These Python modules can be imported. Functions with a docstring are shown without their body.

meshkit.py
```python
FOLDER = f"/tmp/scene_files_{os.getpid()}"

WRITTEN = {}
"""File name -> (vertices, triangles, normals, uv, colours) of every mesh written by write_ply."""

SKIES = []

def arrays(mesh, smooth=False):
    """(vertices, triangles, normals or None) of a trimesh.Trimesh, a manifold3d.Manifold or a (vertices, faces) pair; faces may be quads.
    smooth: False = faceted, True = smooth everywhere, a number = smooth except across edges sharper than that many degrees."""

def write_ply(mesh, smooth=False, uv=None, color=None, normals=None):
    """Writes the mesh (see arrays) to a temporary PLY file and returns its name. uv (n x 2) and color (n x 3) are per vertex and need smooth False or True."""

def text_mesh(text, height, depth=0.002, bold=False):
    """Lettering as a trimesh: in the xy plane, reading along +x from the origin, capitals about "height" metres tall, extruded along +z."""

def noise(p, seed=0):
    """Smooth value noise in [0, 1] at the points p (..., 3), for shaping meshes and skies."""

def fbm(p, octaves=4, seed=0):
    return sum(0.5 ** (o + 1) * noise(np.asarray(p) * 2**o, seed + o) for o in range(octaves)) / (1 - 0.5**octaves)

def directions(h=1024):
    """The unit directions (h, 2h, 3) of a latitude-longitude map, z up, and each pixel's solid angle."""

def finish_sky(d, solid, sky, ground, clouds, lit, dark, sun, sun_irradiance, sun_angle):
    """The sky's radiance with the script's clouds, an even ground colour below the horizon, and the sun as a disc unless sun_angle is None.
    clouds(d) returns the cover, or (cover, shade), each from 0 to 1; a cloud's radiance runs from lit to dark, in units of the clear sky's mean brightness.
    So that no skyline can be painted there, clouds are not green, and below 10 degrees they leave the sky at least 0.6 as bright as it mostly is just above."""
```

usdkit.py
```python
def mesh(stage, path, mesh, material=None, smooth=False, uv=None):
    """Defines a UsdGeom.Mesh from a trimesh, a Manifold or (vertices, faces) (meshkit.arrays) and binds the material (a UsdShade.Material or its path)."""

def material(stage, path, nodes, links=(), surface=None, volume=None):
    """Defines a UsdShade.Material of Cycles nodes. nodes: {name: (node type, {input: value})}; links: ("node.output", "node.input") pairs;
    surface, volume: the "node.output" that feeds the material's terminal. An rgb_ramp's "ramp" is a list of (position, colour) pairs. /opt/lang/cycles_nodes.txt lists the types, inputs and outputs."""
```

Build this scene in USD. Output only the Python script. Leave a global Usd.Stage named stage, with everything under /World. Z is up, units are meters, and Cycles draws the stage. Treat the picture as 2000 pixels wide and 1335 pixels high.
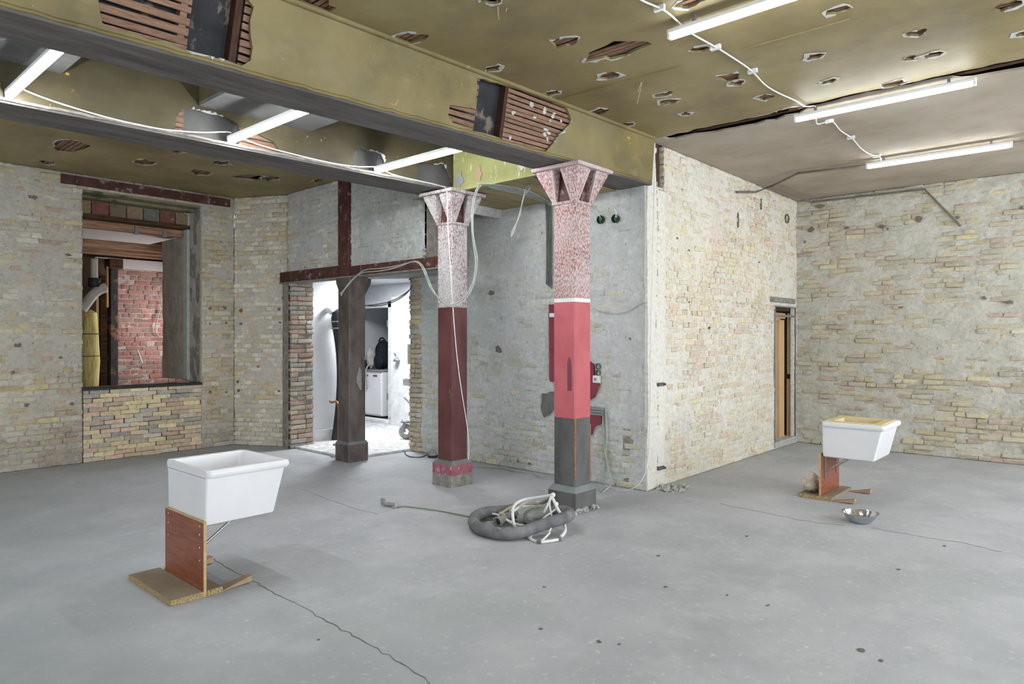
import math, random
import numpy as np, trimesh, shapely
from shapely.geometry import Polygon, LineString, box as sbox
from shapely.ops import unary_union
from pxr import Usd, UsdGeom, UsdLux, UsdShade, Gf, Sdf, Vt
import usdkit, meshkit

stage = Usd.Stage.CreateInMemory()
UsdGeom.SetStageUpAxis(stage, 'Z'); UsdGeom.SetStageMetersPerUnit(stage, 1.0)
UsdGeom.Xform.Define(stage, '/World'); UsdGeom.Scope.Define(stage, '/World/Looks')
rng = np.random.default_rng(7); random.seed(7)

# ---------------------------------------------------------------- camera, daylight, exposure
FPX, HORIZON, CAMZ = 1333.0, 655.0, 1.6
TH = math.atan(1192 / 1333)                     # heading between the two wall directions
FW = np.array([math.cos(TH), math.sin(TH), 0]); RT = np.array([math.sin(TH), -math.cos(TH), 0]); UP = np.array([0, 0, 1.0])
EYE = np.array([0, 0, CAMZ])
EXPOSURE = 0.92
cam = UsdGeom.Camera.Define(stage, '/World/camera')
cam.CreateHorizontalApertureAttr(36.0); cam.CreateVerticalApertureAttr(36.0 * 1335 / 2000)
cam.CreateFocalLengthAttr(36.0 * FPX / 2000)
cam.CreateVerticalApertureOffsetAttr(-36.0 * (667.5 - HORIZON) / 2000)
cam.CreateClippingRangeAttr(Gf.Vec2f(0.05, 200)); cam.CreateExposureAttr(EXPOSURE)
m4 = Gf.Matrix4d(1)
m4.SetRow(0, Gf.Vec4d(*RT, 0)); m4.SetRow(1, Gf.Vec4d(*UP, 0)); m4.SetRow(2, Gf.Vec4d(*(-FW), 0)); m4.SetRow(3, Gf.Vec4d(*EYE, 1))
UsdGeom.Xformable(cam).AddTransformOp().Set(m4)

def rect_light(name, loc, rot, w, h, power, color):
    l = UsdLux.RectLight.Define(stage, '/World/' + name)
    l.CreateWidthAttr(w); l.CreateHeightAttr(h); l.CreateIntensityAttr(power); l.CreateColorAttr(Gf.Vec3f(*color))
    x = UsdGeom.Xformable(l); x.AddTranslateOp().Set(Gf.Vec3d(*loc)); x.AddRotateXYZOp().Set(Gf.Vec3f(*rot))
    return l
DAY = (0.93, 0.97, 1.0)
K_DAY = 5.2
for i, x in enumerate((-1.1, 1.7, 4.5, 7.3, 9.6)):       # daylight in the five street windows of the wall behind the camera
    rect_light('daylight_front_%d' % i, (x, -2.72, 1.85), (90, 0, 0), 1.5, 2.1, K_DAY, DAY)
rect_light('daylight_side', (-2.72, 1.6, 1.85), (0, -90, 0), 1.5, 1.6, K_DAY * 0.06, DAY)
rect_light('daylight_side_far', (-2.72, 6.4, 1.85), (0, -90, 0), 2.1, 2.6, K_DAY * 0.30, DAY)
rect_light('daylight_annex', (5.75, 12.1, 1.8), (0, 90, 0), 1.3, 0.9, 6, (1.0, 0.95, 0.92))
rect_light('utility_lamp', (6.6, 8.6, 2.505), (0, 0, 0), .6, .6, 50, DAY)
dome = UsdLux.DomeLight.Define(stage, '/World/sky_light'); dome.CreateIntensityAttr(0.4); dome.CreateColorAttr(Gf.Vec3f(0.8, 0.9, 1.0))
K_TUBE, K_TUBE_BAY = 20.0, 56.0

# ---------------------------------------------------------------- where a pixel of a 2000 x 1335 picture meets a plane of the room
def ray(u, v): return FW + (u - 1000.0) / FPX * RT + (HORIZON - v) / FPX * UP
def P(u, v, x=None, y=None, z=None, d=None):
    r = ray(u, v)
    t = d if d is not None else x / r[0] if x is not None else y / r[1] if y is not None else (z - CAMZ) / r[2]
    return EYE + t * r
def screen_size(p):
    q = np.asarray(p) - EYE
    D = q @ FW
    return FPX / max(D, .1), abs(q @ RT) < 0.78 * D and D > 0

# ---------------------------------------------------------------- naming, objects
used = {}
def numbered(path):
    n = used.get(path, 0); used[path] = n + 1
    return path if n == 0 else '%s_%03d' % (path, n)
def P_(parent): return '/World' if parent is None else str(parent.GetPath())
def tag(o, label=None, cat=None, group=None, kind=None):
    p = o.GetPrim() if hasattr(o, 'GetPrim') else o
    for k, v in (('label', label), ('category', cat), ('group', group), ('kind', kind)):
        if v: p.SetCustomDataByKey(k, v)
    return p
def thing(name, label=None, cat=None, loc=(0, 0, 0), rz=0, group=None, kind=None, parent=None):
    x = UsdGeom.Xform.Define(stage, numbered(P_(parent) + '/' + name))
    if parent is None:
        x.AddTranslateOp().Set(Gf.Vec3d(*map(float, loc))); x.AddRotateZOp().Set(float(rz))
    return tag(x, label, cat, group, kind)
def obj(name, mesh, mat, parent=None, smooth=False, label=None, cat=None, group=None, kind=None, col=None):
    m = usdkit.mesh(stage, numbered(P_(parent) + '/' + name), mesh, mat, smooth)
    if col is not None:
        UsdGeom.PrimvarsAPI(m).CreatePrimvar('bcol', Sdf.ValueTypeNames.Color3fArray, 'vertex').Set(Vt.Vec3fArray.FromNumpy(np.asarray(col, np.float32)))
    return tag(m, label, cat, group, kind)

# ---------------------------------------------------------------- materials
def layered(name, stops, layers=(), scale=6, stretch=(1, 1, 1), rough=.85, bump=.3, bscale=40, bdist=.004, metallic=0, attr=False, spec=.3, detail=6, vary=0, lo=.3, hi=.7, trans=0, xgrad=None):
    """base: noise through a ramp of stops (or the mesh attribute bcol); layers: (scale, stretch, from, to, colour, detail) laid over by noise thresholds."""
    n = {'geo': ('geometry', {}), 'p': ('principled_bsdf', {'roughness': rough, 'metallic': metallic, 'specular_ior_level': spec, 'transmission_weight': trans})}
    L = []
    n['map'] = ('mapping', {'scale': stretch}); L.append(('geo.position', 'map.vector'))
    n['n0'] = ('noise_texture', {'scale': scale, 'detail': detail, 'roughness': .6}); L.append(('map.vector', 'n0.vector'))
    k = len(stops)
    n['r0'] = ('rgb_ramp', {'ramp': [(lo + (hi - lo) * i / max(k - 1, 1), c) for i, c in enumerate(stops)] if k > 1 else [(0, stops[0]), (1, stops[0])]})
    L.append(('n0.fac', 'r0.fac'))
    if attr:
        n['at'] = ('attribute', {'attribute': 'bcol'})
        n['am'] = ('mix', {'mix_type': 'multiply', 'fac': 1.0}); L += [('at.color', 'am.color1'), ('r0.color', 'am.color2')]
        cur = 'am.color'
    else:
        cur = 'r0.color'
    if vary:
        n['oi'] = ('object_info', {}); n['vr'] = ('map_range', {'from_min': 0, 'from_max': 1, 'to_min': 1 - vary, 'to_max': 1 + vary})
        n['vc'] = ('combine_xyz', {}); n['vm'] = ('mix', {'mix_type': 'multiply', 'fac': 1.0})
        L += [('oi.random', 'vr.value'), ('vr.result', 'vc.x'), ('vr.result', 'vc.y'), ('vr.result', 'vc.z'), (cur, 'vm.color1'), ('vc.vector', 'vm.color2')]
        cur = 'vm.color'
    for i, (sc, st, a, b, c, de, *opa) in enumerate(layers):
        n['m%d' % i] = ('mapping', {'scale': st, 'location': (3.1 * i + 1.7, 5.3 * i, 2.2 * i)}); n['l%d' % i] = ('noise_texture', {'scale': sc, 'detail': de, 'roughness': .65})
        n['q%d' % i] = ('map_range', {'from_min': a, 'from_max': b, 'to_min': 0, 'to_max': opa[0] if opa else 1, 'clamp': True}); n['x%d' % i] = ('mix', {'color2': c})
        L += [('geo.position', 'm%d.vector' % i), ('m%d.vector' % i, 'l%d.vector' % i), ('l%d.fac' % i, 'q%d.value' % i), ('q%d.result' % i, 'x%d.fac' % i), (cur, 'x%d.color1' % i)]
        cur = 'x%d.color' % i
    if xgrad:                                                        # another wear zone of the surface toward one side, with an uneven border
        x0, x1, c, o = xgrad
        n['gx'] = ('separate_xyz', {}); n['gn'] = ('noise_texture', {'scale': .9, 'detail': 8, 'roughness': .65}); n['ga'] = ('math', {'math_type': 'multiply_add', 'value2': 4.0})
        n['gr'] = ('map_range', {'from_min': x0 + 2.0, 'from_max': x1 + 2.0, 'to_min': o, 'to_max': 0, 'clamp': True}); n['gm'] = ('mix', {'color2': c})
        L += [('geo.position', 'gx.vector'), ('geo.position', 'gn.vector'), ('gn.fac', 'ga.value1'), ('gx.x', 'ga.value3'), ('ga.value', 'gr.value'), ('gr.result', 'gm.fac'), (cur, 'gm.color1')]
        cur = 'gm.color'
    L.append((cur, 'p.base_color'))
    if bump:
        n['bn'] = ('noise_texture', {'scale': bscale, 'detail': 5, 'roughness': .6}); L.append(('map.vector', 'bn.vector'))
        n['b'] = ('bump', {'strength': bump, 'distance': bdist}); L += [('bn.fac', 'b.height'), ('b.normal', 'p.normal')]
    return usdkit.material(stage, '/World/Looks/' + name, n, L, surface='p.BSDF')

def g(*c): return tuple((x / 255.0 / 12.92) if x / 255.0 <= .04045 else ((x / 255.0 + .055) / 1.055) ** 2.4 for x in c)   # sRGB to linear

M = {}
W3 = (1, 1, 1)
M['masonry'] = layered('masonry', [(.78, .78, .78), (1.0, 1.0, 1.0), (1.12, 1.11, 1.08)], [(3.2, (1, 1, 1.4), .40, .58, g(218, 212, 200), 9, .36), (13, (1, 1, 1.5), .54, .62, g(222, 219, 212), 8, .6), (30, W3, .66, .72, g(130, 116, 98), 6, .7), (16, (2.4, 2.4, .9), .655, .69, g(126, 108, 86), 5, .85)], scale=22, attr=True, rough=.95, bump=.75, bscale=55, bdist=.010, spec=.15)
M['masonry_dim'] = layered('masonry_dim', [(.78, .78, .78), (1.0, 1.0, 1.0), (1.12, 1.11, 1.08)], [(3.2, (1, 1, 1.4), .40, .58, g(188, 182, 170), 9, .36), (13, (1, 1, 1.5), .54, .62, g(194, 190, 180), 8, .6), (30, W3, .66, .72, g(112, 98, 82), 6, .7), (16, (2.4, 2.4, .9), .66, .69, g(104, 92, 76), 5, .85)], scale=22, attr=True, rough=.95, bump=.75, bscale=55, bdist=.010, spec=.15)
M['masonry_grey'] = layered('masonry_grey', [(.78, .78, .78), (1.0, 1.0, 1.0), (1.12, 1.12, 1.10)], [(3.0, (1, 1, 1.2), .42, .58, g(190, 193, 193), 9, .6), (9, (1, 1, 1.2), .53, .62, g(206, 208, 209), 8, .75), (7, W3, .66, .74, g(150, 164, 144), 5, .7), (35, W3, .65, .72, g(112, 112, 108), 6, .8), (14, (2.4, 2.4, 1), .66, .69, g(92, 92, 88), 5, .85)], scale=22, attr=True, rough=.95, bump=.8, bscale=60, bdist=.010, spec=.15)
M['old_brick'] = layered('old_brick', [(.72, .72, .74), (1.0, 1.0, 1.0), (1.15, 1.12, 1.05)], [(14, W3, .60, .70, g(150, 148, 146), 6), (24, W3, .68, .74, g(78, 74, 66), 6)], scale=26, attr=True, rough=.95, bump=.6, bscale=90, bdist=.006, spec=.15)
M['core'] = layered('mortar_core', [g(120, 116, 108), g(165, 160, 150)], scale=12, rough=.95, bump=.8, bdist=.01, spec=.1)
M['white_plaster'] = layered('white_plaster', [g(176, 175, 172), g(206, 205, 203)], scale=20, rough=.9, bump=.6, bdist=.004)
M['floor'] = layered('concrete_floor', [g(163, 165, 170), g(174, 176, 181), g(183, 185, 189)], [
    (.5, W3, .5, .68, g(164, 171, 170), 4, .7), (2.6, W3, .50, .68, g(188, 189, 193), 10, .75), (20, W3, .58, .70, g(208, 208, 211), 10, .8), (1.1, W3, .54, .66, g(158, 160, 163), 10, .6), (9, W3, .66, .80, g(156, 158, 161), 8, .6), (60, W3, .66, .74, g(148, 149, 152), 5, .5)],
    xgrad=(.2, 2.6, g(146, 154, 155), .75), scale=1.4, detail=9, rough=.72, bump=.25, bscale=30, bdist=.004, spec=.3)
M['utility_floor'] = layered('utility_floor', [g(168, 168, 166), g(232, 232, 234)], [(20, W3, .60, .68, g(120, 116, 108), 6)], scale=14, rough=.9, bump=.8, bdist=.01)
OCHRE = [g(116, 104, 73), g(142, 128, 91), g(158, 145, 108)]
M['ochre_ceiling'] = layered('ochre_ceiling', OCHRE, [(1.3, (1.5, 1, 1), .50, .72, g(112, 104, 84), 8, .7), (6, (2.2, 1, 1), .56, .72, g(142, 128, 88), 8, .6), (38, (1, 2.5, 1), .70, .74, g(176, 158, 108), 5), (11, W3, .73, .76, g(196, 150, 64), 6), (17, (2, 1, 1), .74, .77, g(190, 188, 180), 6)], scale=1.1, rough=.55, bump=.2, bscale=25, bdist=.004)
M['pink_ceiling'] = layered('pink_ceiling', [g(150, 138, 122), g(164, 153, 138), g(174, 166, 154)], [(3.5, (2.5, .8, 1), .56, .72, g(168, 160, 134), 6), (26, (3, 1, 1), .68, .74, g(128, 118, 104), 6)], scale=1.3, rough=.8, bump=.25, bscale=30, bdist=.004)
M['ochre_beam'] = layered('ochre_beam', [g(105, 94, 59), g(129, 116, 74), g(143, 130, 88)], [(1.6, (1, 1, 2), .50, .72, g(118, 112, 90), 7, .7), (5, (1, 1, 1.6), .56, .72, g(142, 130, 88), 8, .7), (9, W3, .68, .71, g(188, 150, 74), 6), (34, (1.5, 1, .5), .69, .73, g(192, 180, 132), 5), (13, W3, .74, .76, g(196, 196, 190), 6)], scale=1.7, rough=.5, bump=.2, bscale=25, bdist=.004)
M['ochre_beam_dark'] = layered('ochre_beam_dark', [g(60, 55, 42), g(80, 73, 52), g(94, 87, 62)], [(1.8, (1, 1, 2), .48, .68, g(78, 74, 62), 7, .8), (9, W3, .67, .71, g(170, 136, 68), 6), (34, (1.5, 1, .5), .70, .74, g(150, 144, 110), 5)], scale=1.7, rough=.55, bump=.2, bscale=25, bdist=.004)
M['green_panel'] = layered('green_panel', [g(140, 140, 88), g(158, 156, 106)], [(7, (1, 2.2, .55), .60, .66, g(206, 206, 170), 7), (5, (1, 1.4, .6), .67, .72, g(168, 174, 172), 6)], scale=3, rough=.6, bump=.2)
M['soffit_ply'] = layered('soffit_plywood', [g(128, 114, 80), g(150, 136, 100), g(160, 148, 112)], scale=4, stretch=(.6, 3, 1), rough=.7, bump=.15)
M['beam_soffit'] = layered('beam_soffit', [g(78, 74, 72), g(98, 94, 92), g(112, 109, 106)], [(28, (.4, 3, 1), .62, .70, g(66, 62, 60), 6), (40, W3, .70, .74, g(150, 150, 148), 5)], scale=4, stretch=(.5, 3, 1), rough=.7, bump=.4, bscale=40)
M['bay_grey'] = layered('bay_grey', [g(82, 82, 82), g(104, 103, 101)], [(20, W3, .68, .72, g(128, 128, 124), 6)], scale=4, rough=.8, bump=.3)
M['lath'] = layered('lath_wood', [g(112, 84, 68), g(138, 108, 90), g(152, 124, 106)], [(10, (1, 6, 6), .66, .74, g(176, 168, 160), 6)], scale=9, stretch=(1.2, 9, 9), rough=.85, bump=.4, vary=.16)
M['lath_ceiling'] = layered('lath_ceiling_wood', [g(104, 76, 62), g(138, 106, 86), g(162, 130, 108)], scale=9, stretch=(9, 1.2, 9), rough=.85, bump=.4, vary=.22)
M['tarred_board'] = layered('tarred_board', [g(40, 40, 44), g(62, 62, 66)], [(4, (1.4, 1.4, .8), .55, .60, g(122, 112, 98), 8), (5, (2, 2, .45), .64, .68, g(150, 146, 140), 7)], scale=6, rough=.8, bump=.4)
M['dark_void'] = layered('dark_void', [g(34, 28, 24), g(52, 44, 38)], scale=5, rough=.95, bump=0)
M['stud'] = layered('dark_stud', [g(58, 38, 30), g(84, 58, 46)], scale=8, stretch=(6, 6, .8), rough=.8, bump=.3)
M['maroon_wood'] = layered('maroon_timber', [g(64, 38, 35), g(84, 50, 46), g(98, 64, 58)], [(9, (1, 1, 1), .57, .64, g(146, 136, 130), 8, .8), (30, W3, .68, .72, g(170, 165, 160), 5)], scale=7, rough=.6, bump=.3)
M['post_dark'] = layered('post_dark', [g(66, 57, 55), g(96, 86, 83), g(112, 103, 100)], [(5, (1, 1, .5), .62, .70, g(66, 38, 34), 6), (24, (1, 1, .6), .69, .73, g(160, 156, 152), 6)], scale=6, stretch=(1, 1, .5), rough=.6, bump=.3)
M['maroon_paint'] = layered('maroon_paint', [g(76, 40, 40), g(94, 54, 54), g(106, 66, 66)], [(4, (1, 1, .35), .66, .74, g(130, 116, 114), 8), (40, W3, .72, .75, g(206, 204, 204), 4), (7, (1, 1, .35), .64, .74, g(66, 34, 32), 6)], scale=4, stretch=(1, 1, .5), rough=.5, bump=.15)
M['plinth_pink'] = layered('plinth_pink', [g(138, 76, 86), g(164, 106, 116)], [(18, (1, 1, .5), .58, .66, g(196, 190, 190), 7)], scale=7, rough=.7, bump=.3)
M['plinth_raw'] = layered('plinth_raw', [g(112, 106, 98), g(156, 152, 146)], scale=16, rough=.95, bump=.8, bdist=.01)
M['worn_red'] = layered('worn_red', [g(132, 78, 76), g(158, 100, 96), g(176, 122, 116)], [(3.5, W3, .45, .62, g(168, 146, 144), 6, .7), (75, (1, 1, .5), .44, .56, g(206, 200, 198), 6, .8), (22, (1, 1, .4), .60, .70, g(204, 201, 200), 8, .6), (14, W3, .66, .72, g(104, 76, 72), 6, .7)], scale=4, rough=.8, bump=.5, bscale=50)
M['worn_white'] = layered('worn_white', [g(120, 84, 82), g(150, 118, 116)], [(4, W3, .42, .58, g(178, 172, 171), 7, .8), (75, (1, 1, .5), .44, .56, g(206, 205, 205), 6, .8), (14, W3, .64, .72, g(118, 88, 84), 7, .7)], scale=4, rough=.8, bump=.5, bscale=50)
M['worn_pale'] = layered('worn_pale', [g(176, 150, 147), g(200, 188, 186)], [(60, W3, .54, .62, g(214, 212, 211), 6, .8)], scale=9, rough=.8, bump=.4, bscale=50)
M['red_paint'] = layered('red_paint', [g(178, 88, 97), g(190, 98, 105), g(198, 108, 113)], [(40, W3, .75, .77, g(226, 220, 220), 4), (2.5, W3, .64, .8, g(160, 80, 92), 4)], scale=3, rough=.45, bump=.08)
M['red_smudge'] = layered('red_smudge', [g(116, 62, 80), g(130, 70, 86)], scale=5, rough=.5, bump=.05)
M['white_paint'] = layered('white_paint', [g(214, 214, 212), g(236, 236, 236)], scale=12, rough=.6, bump=.1)
M['black_paint'] = layered('black_paint', [g(74, 74, 74), g(94, 94, 93), g(110, 110, 109)], [(18, (1, 1, .35), .66, .74, g(136, 138, 138), 8), (60, W3, .70, .73, g(170, 170, 170), 3)], scale=5, stretch=(1, 1, .4), rough=.6, bump=.2)
M['bare_edge'] = layered('bare_edge', [g(140, 92, 70), g(168, 120, 92)], scale=20, rough=.8, bump=.2)
M['enamel'] = layered('white_enamel', [g(222, 222, 225), g(229, 229, 232)], scale=3, rough=.28, bump=0, spec=.5)
M['enamel_edge'] = layered('sanded_edge', [g(226, 222, 206), g(234, 232, 224)], scale=9, rough=.6, bump=0)
M['wood_tub'] = layered('wood_tub', [g(206, 190, 138), g(222, 208, 160)], scale=5, stretch=(6, 1, 6), rough=.6, bump=.05)
M['veneer'] = layered('mahogany_veneer', [g(112, 58, 36), g(138, 76, 50), g(152, 88, 60)], scale=5, stretch=(1, 1, 9), rough=.35, bump=.05, spec=.5)
M['chipboard'] = layered('chipboard', [g(128, 116, 98), g(148, 136, 116)], [(3, W3, .52, .60, g(138, 130, 116), 4)], scale=6, rough=.7, bump=.1)
M['chip_edge'] = layered('chipboard_edge', [g(92, 72, 46), g(164, 142, 104), g(196, 174, 132)], scale=120, detail=3, rough=.9, bump=.5, bscale=120)
M['ply_edge'] = layered('plywood_edge', [g(176, 148, 106), g(204, 178, 134)], scale=30, rough=.8, bump=.1)
M['wedge_wood'] = layered('wedge_wood', [g(150, 128, 104), g(180, 156, 128)], scale=10, stretch=(1, 8, 8), rough=.8, bump=.2)
M['steel'] = layered('steel', [g(178, 180, 182), g(200, 202, 204)], scale=8, rough=.3, metallic=1, bump=.05)
M['bowl_steel'] = layered('bowl_steel', [g(196, 198, 200), g(214, 216, 218)], scale=4, rough=.18, metallic=1, bump=0)
M['zinc'] = layered('zinc', [g(128, 134, 136), g(150, 156, 158)], scale=8, rough=.5, metallic=.6, bump=.1)
M['bag_content'] = layered('bag_content', [g(150, 122, 92), g(196, 170, 138)], scale=16, rough=.8, bump=.4)
M['bag'] = usdkit.material(stage, '/World/Looks/bag_plastic', {'p': ('principled_bsdf', {'base_color': g(232, 222, 206), 'roughness': .12, 'alpha': .55, 'specular_ior_level': .8}), 'n': ('noise_texture', {'scale': 22, 'detail': 4}), 'geo': ('geometry', {}), 'b': ('bump', {'strength': .9, 'distance': .02})}, [('geo.position', 'n.vector'), ('n.fac', 'b.height'), ('b.normal', 'p.normal')], surface='p.BSDF')
M['hose'] = layered('hose_rubber', [g(92, 93, 94), g(116, 117, 119), g(134, 135, 138)], [(16, W3, .60, .72, g(158, 158, 160), 6)], scale=9, rough=.8, bump=.2)
M['dusty_pipe'] = layered('dusty_pipe', [g(126, 127, 124), g(160, 161, 158)], scale=14, rough=.8, bump=.2)
M['cable_white'] = layered('cable_white', [g(214, 216, 214), g(230, 232, 230)], scale=9, rough=.5, bump=0)
M['cable_grey'] = layered('cable_grey', [g(150, 156, 150), g(176, 182, 176)], scale=9, rough=.6, bump=0)
M['cable_green'] = layered('cable_green', [g(112, 130, 100), g(134, 150, 118)], scale=9, rough=.6, bump=0)
M['cable_dark'] = layered('cable_dark', [g(70, 72, 70), g(96, 98, 96)], scale=9, rough=.6, bump=0)
M['cable_yellow'] = layered('cable_yellow', [g(166, 160, 120), g(186, 180, 140)], scale=9, rough=.6, bump=0)
M['iron_pipe'] = layered('iron_pipe', [g(104, 98, 90), g(130, 122, 112)], scale=9, rough=.7, bump=.1)
M['black_pipe'] = layered('black_pipe', [g(34, 36, 38), g(52, 54, 56)], scale=9, rough=.5, bump=.05)
M['copper'] = layered('copper', [g(150, 104, 64), g(186, 146, 98)], scale=9, rough=.5, metallic=.4, bump=.05)
M['white_wall'] = layered('white_wall', [g(206, 208, 212), g(224, 226, 230)], scale=3, rough=.8, bump=.1)
M['white_old'] = layered('white_old', [g(206, 207, 208), g(234, 235, 236)], [(11, W3, .64, .70, g(160, 158, 156), 7)], scale=9, rough=.8, bump=.3)
M['grey_wall'] = layered('grey_wall', [g(134, 136, 140), g(152, 154, 158)], scale=3, rough=.8, bump=.1)
M['dark_grey'] = layered('dark_grey', [g(84, 85, 90), g(104, 105, 110)], scale=3, rough=.8, bump=.1)
M['black_cloth'] = layered('black_cloth', [g(22, 24, 32), g(38, 40, 50)], scale=12, rough=.9, bump=.3)
M['blue_cloth'] = layered('blue_cloth', [g(26, 34, 56), g(40, 48, 72)], scale=12, rough=.9, bump=.3)
M['plastic_grey'] = layered('plastic_grey', [g(150, 148, 142), g(182, 180, 174)], scale=12, rough=.4, bump=.3)
M['appliance'] = layered('appliance_white', [g(232, 233, 235), g(240, 240, 242)], scale=3, rough=.4, bump=0)
M['pine'] = layered('pine_board', [g(214, 194, 162), g(226, 208, 180)], scale=4, stretch=(8, 8, .6), rough=.6, bump=.1)
M['pine_dark'] = layered('pine_stud', [g(186, 152, 112), g(204, 172, 132)], scale=5, stretch=(8, 8, .6), rough=.6, bump=.1)
M['brown_panel'] = layered('brown_panel', [g(92, 74, 56), g(112, 92, 72)], [(5, W3, .66, .70, g(150, 140, 130), 6)], scale=4, rough=.7, bump=.1)
M['joist'] = layered('joist_wood', [g(136, 98, 74), g(172, 134, 106), g(192, 156, 128)], scale=5, stretch=(.8, 7, 7), rough=.7, bump=.2)
M['charred_post'] = layered('charred_post', [g(44, 42, 42), g(78, 74, 72)], [(3, W3, .56, .62, g(140, 104, 78), 5)], scale=9, stretch=(3, 3, .6), rough=.7, bump=.4)
M['gypsum'] = layered('gypsum', [g(206, 200, 196), g(218, 212, 208)], scale=2, rough=.8, bump=.05)
M['insulation'] = layered('insulation', [g(172, 152, 84), g(212, 196, 128), g(226, 212, 150)], scale=9, stretch=(4, 4, .5), rough=.9, bump=.5)
M['duct'] = layered('duct', [g(170, 160, 150), g(204, 196, 188)], scale=6, rough=.5, bump=.2)
M['reveal'] = layered('reveal_render', [g(160, 151, 140), g(182, 173, 163), g(194, 187, 178)], [(14, (1, 1, .6), .63, .70, g(96, 88, 78), 6)], scale=5, rough=.95, bump=.9, bscale=26, bdist=.015)
M['mould'] = layered('mouldy_board', [g(112, 106, 84), g(146, 138, 108)], [(5, W3, .54, .62, g(78, 80, 62), 6)], scale=6, stretch=(.7, 3, 3), rough=.85, bump=.3)
M['burnt_timber'] = layered('burnt_timber', [g(46, 36, 30), g(104, 72, 48)], scale=6, stretch=(.7, 5, 5), rough=.85, bump=.4)
M['green_plaster'] = layered('green_plaster', [g(162, 164, 154), g(188, 190, 182)], scale=12, rough=.9, bump=.5)
M['maroon_plaster'] = layered('maroon_plaster', [g(118, 50, 60), g(138, 64, 74)], scale=4, rough=.6, bump=.15)
M['grey_mould'] = layered('grey_moulding', [g(128, 132, 132), g(146, 150, 150)], scale=6, rough=.6, bump=.1)
M['rubble'] = layered('rubble', [g(150, 148, 144), g(196, 195, 192)], scale=24, rough=.95, bump=.8, bdist=.01)
M['crack'] = layered('crack_dark', [g(96, 97, 98), g(124, 125, 127)], scale=12, rough=.95, bump=0)
M['dust_chip'] = layered('dark_chip', [g(92, 92, 90), g(120, 118, 114)], scale=12, rough=.95, bump=.3)
M['plug_hole'] = layered('plug_hole', [g(96, 86, 76), g(136, 126, 114)], scale=40, rough=.95, bump=.6)
M['green_led'] = layered('green_terminal', [g(30, 92, 44), g(60, 150, 76)], scale=60, rough=.4, bump=.1)
M['lamp_body'] = layered('lamp_body', [g(232, 234, 234), g(240, 242, 242)], scale=5, rough=.4, bump=0)
M['lamp_glow'] = usdkit.material(stage, '/World/Looks/lamp_glow', {'e': ('emission', {'color': (.96, .99, 1.0), 'strength': K_TUBE})}, [], surface='e.emission')

M['lamp_glow_bay'] = usdkit.material(stage, '/World/Looks/lamp_glow_bay', {'e': ('emission', {'color': (.97, .99, 1.0), 'strength': K_TUBE_BAY})}, [], surface='e.emission')

# ---------------------------------------------------------------- shapes
cat = trimesh.util.concatenate
def bx(x0, x1, y0, y1, z0, z1, ch=0):
    x0, x1 = sorted((x0, x1)); y0, y1 = sorted((y0, y1)); z0, z1 = sorted((z0, z1))
    if ch:
        pts = []
        for X, sx in ((x0, 1), (x1, -1)):
            for Y, sy in ((y0, 1), (y1, -1)):
                for Z, sz in ((z0, 1), (z1, -1)):
                    pts += [(X + sx * ch, Y + sy * ch, Z), (X + sx * ch, Y, Z + sz * ch), (X, Y + sy * ch, Z + sz * ch)]
        return trimesh.convex.convex_hull(np.array(pts))
    m = trimesh.creation.box((x1 - x0, y1 - y0, z1 - z0)); m.apply_translation(((x0 + x1) / 2, (y0 + y1) / 2, (z0 + z1) / 2)); return m
def hull(pts): return trimesh.convex.convex_hull(np.asarray(pts, float))
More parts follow.
